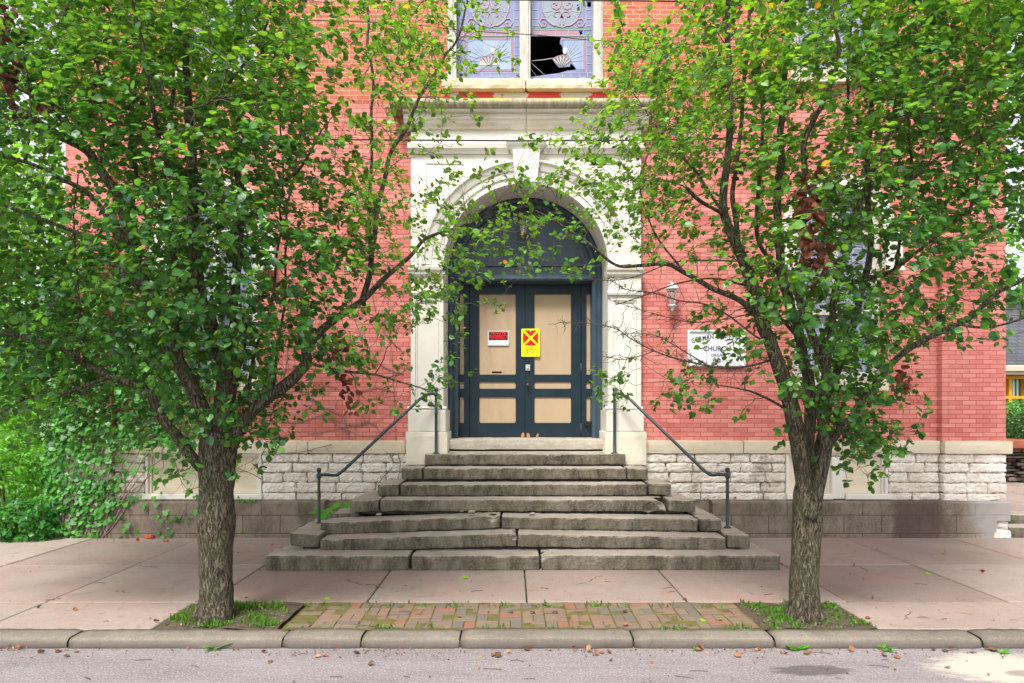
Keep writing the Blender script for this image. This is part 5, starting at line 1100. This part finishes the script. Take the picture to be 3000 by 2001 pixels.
# ------------------------------------------------------------------ neighbour on the right: steps, path, dry-stone bed, house
b = MB(); b.rough(8.02, 13, 11.02, 11.45, -.04, .15, .08, .006, 31, bev=.015); b.rough(8.02, 13, 11.36, 11.9, .12, .30, .08, .006, 32, bev=.015); tag(b.make('side_steps', [step_m]), kind='structure')
b = MB(); b.add([(8.0,11.85,.30),(14,11.85,.30),(14,16.6,.33),(8.0,16.6,.33),(8.0,11.85,-.2),(14,11.85,-.2)], [(0,1,2,3),(4,5,1,0)], 0, (1,1,1)); tag(b.make('path', side_m), kind='structure')
ws = empty('planter_wall', (12.4,16.2,.3), 'dark dry-stacked stone bed wall with a terracotta rim, beyond the right corner', 'planter')
m = MB(); z = .30
for k in range(11):
    h = r_.uniform(.06,.10); x = 11.0+r_.random()*.2
    while x < 15:
        L = r_.uniform(.2,.55); a0 = len(m.f); m.rough(x, x+L-.01, 15.9+r_.uniform(-.08,.05)+max(0,(12.2-x))*.35, 16.6, z, z+h-.008, .08, .012, x*7+k, bev=.015); c = np.array([.11,.085,.07])*r_.uniform(.6,1.8); x += L
        for i in range(a0, len(m.f)): m.c[i] = tuple(c)
    z += h
m.make('stone_courses', fieldst, ws); m = MB(); m.bbox(11.0, 15, 15.75, 16.6, z+.003, z+.22, .03); m.make('rim', terra, ws)
m = MB(); m.box(11.2,15,16.65,17.6,.3,z+.1); m.make('soil', soil_m, ws)
bush(12.6, 16.2, 1.62, .85, .7, .50, 3000, .05, (.035,.10,.03), 'boxwood', 'clipped round dark green boxwood ball above the stone bed, right of the church corner', 'shrub', gaps=-.2)
bush(13.0, 17.3, 1.80, 1.7, .6, .52, 3600, .075, (.06,.21,.04), 'hedge', 'bright green hedge under the ochre window of the next house', 'hedge', gaps=-.2)
hs_ = empty('neighbour_house', (16,20.5,.3), 'low neighbouring house with a grey shingle roof and ochre window at the right edge', 'house')
yh = 19.5
def hp(px,py,d=yh): return P(px,py,d)
x0 = 10.8; x1 = 26; ze = hp(0,860)[2]; zf = hp(0,842)[2]
m = MB(); xa, xb = hp(2300,0)[0]-.75, hp(2349,0)[0]+.12; zw0, zw1 = hp(0,948)[2], ze-.03
m.poly([[(x0,.3),(x1,.3),(x1,ze),(x0,ze)], [(xa,zw0),(xb,zw0),(xb,zw1),(xa,zw1)]], yh, .25); m.box(x0, x0+.25, yh+.25, yh+8, .3, ze); m.box(x1-.25, x1, yh+.25, yh+8, .3, ze); m.box(x0, x1, yh+8, yh+8.2, .3, ze); m.make('wall', fascia_m, hs_)
m = MB(); m.add([(x0-.4,yh-.35,zf),(x1+.4,yh-.35,zf),(x1-4,yh+4.5,zf+3.0),(x0+1.6,yh+4.5,zf+3.0),(x0-.4,yh+8.6,zf),(x1+.4,yh+8.6,zf)], [(0,1,2,3),(0,3,4),(1,5,2),(4,3,2,5),(0,4,5,1)]); m.make('roof', shingle, hs_)
m = MB(); m.bbox(x0-.42, x1+.42, yh-.42, yh-.35, zf-.16, zf+.02, .02); m.bbox(x0-.4, x1+.4, yh-.35, yh+.02, ze-.02, zf-.02, .01); m.make('gutter', flat('beige_gutter', (.52,.46,.36)), hs_)
wf = MB(); wmid = hp(2317,0)[0]
for (a,c,u,v) in ((xa,xb,zw1-.10,zw1),(xa,xb,zw0,zw0+.08),(xa,xa+.08,zw0+.08,zw1-.10),(xb-.12,xb,zw0+.08,zw1-.10),(wmid-.05,wmid+.05,zw0+.08,zw1-.10)): wf.bbox(a,c,yh-.06,yh+.1,u,v,.01)
zc = hp(0,913)[2]; wf.bbox(xa+.08, xb-.12, yh-.05, yh+.09, zc-.04, zc+.04, .01)
w_ = wf.make('window', yelwood, hs_); m = MB(); m.box(xa+.05, xb-.05, yh+.12, yh+.14, zw0+.02, zw1-.02); m.make('curtain', curtain).parent = w_
bush(14.8, 24.5, 6.6, 3.6, 3.0, 3.4, 4200, .17, (.08,.24,.03), 'background_tree', 'green tree above the grey roof at the right edge', 'tree', trunk=(15.4,24.8,.25), gaps=.3)
bush(24, 33, 7.5, 6, 4, 5.5, 3800, .3, (.05,.16,.03), 'background_tree', 'dark tree far behind the grey-roofed house', 'tree', trunk=(24,33.5,.35), gaps=.1)

# ------------------------------------------------------------------ ground cover, weeds, litter
def inpoly(x, y, poly):
    c = False; n = len(poly)
    for i in range(n):
        (a,b_),(c_,d) = poly[i], poly[(i+1)%n]
        if (b_ > y) != (d > y) and x < (c_-a)*(y-b_)/(d-b_)+a: c = not c
    return c
def gxy(px, py): d = ZC*K/(py-CY); return ((px-CX)*d/K, d)
def cover(name, polypx, nb, nl, dens):
    poly = [gxy(*q) for q in polypx]; xs_ = [p[0] for p in poly]; ys_ = [p[1] for p in poly]; q = []
    while len(q) < nb+nl:
        x, y = r_.uniform(min(xs_),max(xs_)), r_.uniform(min(ys_),max(ys_))
        if inpoly(x,y,poly) and r_.random() < dens(x,y): q.append((x,y,.004))
    q = np.array(q); a = q[:nb]; c = q[nb:]
    leaf_mesh(name, leaf_m, np.concatenate([a,c]), np.concatenate([r_.normal(0,1,(nb,3))*np.array([1,1,.15]), r_.normal(0,.4,(nl,3))+np.array([0,0,1])]),
      np.concatenate([r_.normal(0,.45,(nb,3))+np.array([0,0,1.]), r_.normal(0,1,(nl,3))*np.array([1,1,.3])]), np.concatenate([r_.uniform(.025,.06,nb), r_.uniform(.018,.04,nl)]), np.array([.09,.21,.035])*r_.uniform(.5,1.4,(nb+nl,1)), tpl=LN, kind='stuff')
    o = bpy.data.objects[name] if name in bpy.data.objects else None
nz_ = lambda x, y: .06+1.8*max(0, noise.noise(Vector((x*3.6,y*5,1)))+.08)
cover('grass', [(368,1440),(440,1388),(655,1388),(662,1412),(632,1440)], 900, 1500, nz_)
cover('ground_cover', [(1700,1386),(1905,1386),(2015,1443),(1770,1446),(1740,1410)], 500, 1500, nz_)
cover('edge_grass', [(700,1388),(1750,1388),(1750,1396),(700,1396)], 120, 200, lambda x,y: max(0,noise.noise(Vector((x*4,1,1)))+.15)*1.5)
cover('kerb_grass', [(640,1440),(1770,1440),(1770,1449),(640,1446)], 80, 200, lambda x,y: max(0,noise.noise(Vector((x*3,5,1)))+.1)*1.5)
def rosette(px, py, z, n, size, label, c=(.08,.30,.03)):
    x, y = (px-CX)*(ZC-z)/(py-CY), (ZC-z)*K/(py-CY); o = empty('kerb_weed', (x,y,z), label, 'weed', 'weeds growing along the kerb')
    a = r_.uniform(0,2*PI,n); t = np.stack([np.cos(a),np.sin(a),r_.uniform(.3,1.3,n)],1); leaf_mesh('leaves', leaf_m, np.tile([x,y,z],(n,1))+r_.normal(0,.008,(n,3)), np.stack([-np.cos(a)*.5,-np.sin(a)*.5,np.ones(n)],1), t, r_.uniform(.6,1.1,n)*size, np.array(c)*r_.uniform(.8,1.3,(n,1)), o, tpl=LN, curl=r_.uniform(-.3,.0,n))
rosette(492,1490,-.096,7,.17,'narrow-leaved weed in the gutter below the left tree')
rosette(1834,1492,-.096,9,.13,'bright broad-leaved weed in the gutter below the right tree')
rosette(1600,1492,-.096,7,.06,'tiny weed in the gutter, first to the left of the right tree')
rosette(2033,1494,-.096,10,.09,'tufted weed in the gutter, first to the right of the right tree')
rosette(2300,1500,-.096,8,.09,'weed in the gutter nearest the right edge')
rosette(1275,1300,.0,8,.08,'small weed at the foot of the bottom step')
rosette(600,1472,-.09,6,.05,'smallest gutter weed, just right of the narrow-leaved one')
# fallen leaves and crumbs
q = []; 
for k in range(430):
    if r_.random() < .62: px, py, z = r_.uniform(0,2351), 1490+abs(r_.normal(0,9)), -.09
    elif r_.random() < .35: px, py, z = r_.uniform(0,2351), r_.uniform(1492,1567), -.09
    else: px, py, z = r_.uniform(0,2351), r_.uniform(1240,1440), .006
    if z > 0 and (py < 1312 and 600 < px < 1795): continue
    q.append(((px-CX)*(ZC-z)/(py-CY), (ZC-z)*K/(py-CY), z))
for (cx_,cy_,sp,k) in ((25,1492,22,26),(1347,1492,14,16),(140,1232,90,90),(1640,1145,40,24),(300,1240,60,20)):
    for i in range(k): px = cx_+r_.normal(0,sp); py = cy_+r_.normal(0,3); z = -.085 if cy_ > 1400 else (.006 if cy_ > 1200 else .79); q.append(((px-CX)*(ZC-z)/(py-CY), (ZC-z)*K/(py-CY), z+r_.random()*.02))
q = np.array(q); n = len(q); pal = np.array([(.20,.08,.04),(.26,.12,.06),(.14,.07,.045),(.34,.22,.11),(.09,.055,.04),(.30,.07,.03)])
lo = leaf_mesh('fallen_leaves', dead_m, q, r_.normal(0,.35,(n,3))+np.array([0,0,1]), r_.normal(0,1,(n,3))*np.array([1,1,.2]), np.where(r_.random(n) < .13, r_.uniform(.04,.065,n), r_.uniform(.010,.024,n)), pal[r_.integers(0,6,n)]*r_.uniform(.7,1.3,(n,1)), tpl=LT, curl=r_.uniform(.1,1.2,n)); lo['kind'] = 'stuff'
gq = [gxy(757,1373), gxy(1075,1328), gxy(2125,1320), gxy(1610,1428)]; n = len(gq)
lo = leaf_mesh('fresh_fallen_leaves', leaf_m, np.array([(x,y,.012) for x,y in gq]), np.tile([0,-.3,1.],(n,1)), r_.normal(0,1,(n,3)), np.full(n,.07), np.tile([.25,.5,.03],(n,1)), curl=r_.uniform(-.5,.3,n)); lo['kind'] = 'stuff'
m = MB()
for k in range(34):
    px, py = r_.uniform(100,2300), r_.choice([r_.uniform(1330,1440), r_.uniform(1492,1560)]); z = .008 if py < 1450 else -.088; x, y = (px-CX)*(ZC-z)/(py-CY), (ZC-z)*K/(py-CY); a = r_.uniform(-.5,.5); L = r_.uniform(.04,.16)
    m.tube([(x,y,z),(x+math.cos(a)*L*.5,y+math.sin(a)*L*.5+r_.normal(0,.01),z+.004),(x+math.cos(a)*L,y+math.sin(a)*L,z)], .0025, 4)
tag(m.make('fallen_twigs', twig_m), kind='stuff')
for (px,py,s_,lb) in ((403,1228,.075,'largest broken orange brick lump by the plinth'),(344,1236,.05,'medium orange brick fragment, left of the largest lump'),(362,1222,.0,''),(624,1252,.018,'small orange brick crumb near the left end of the bottom step'),(382,1243,.025,'orange brick chip just in front of the largest lump')):
    if s_ == 0: continue
    x, y = gxy(px,py); m = MB(); m.rough(x-s_*1.3, x+s_*1.3, y-s_, y+s_, 0, s_*1.1, s_*.35, s_*.3, px, bev=s_*.5); tag(m.make('brick_fragment', flat('broken_brick', (.50,.10,.035), .9) if 'broken_brick' not in bpy.data.materials else bpy.data.materials['broken_brick']), lb, 'rubble', 'brick fragments on the pavement')
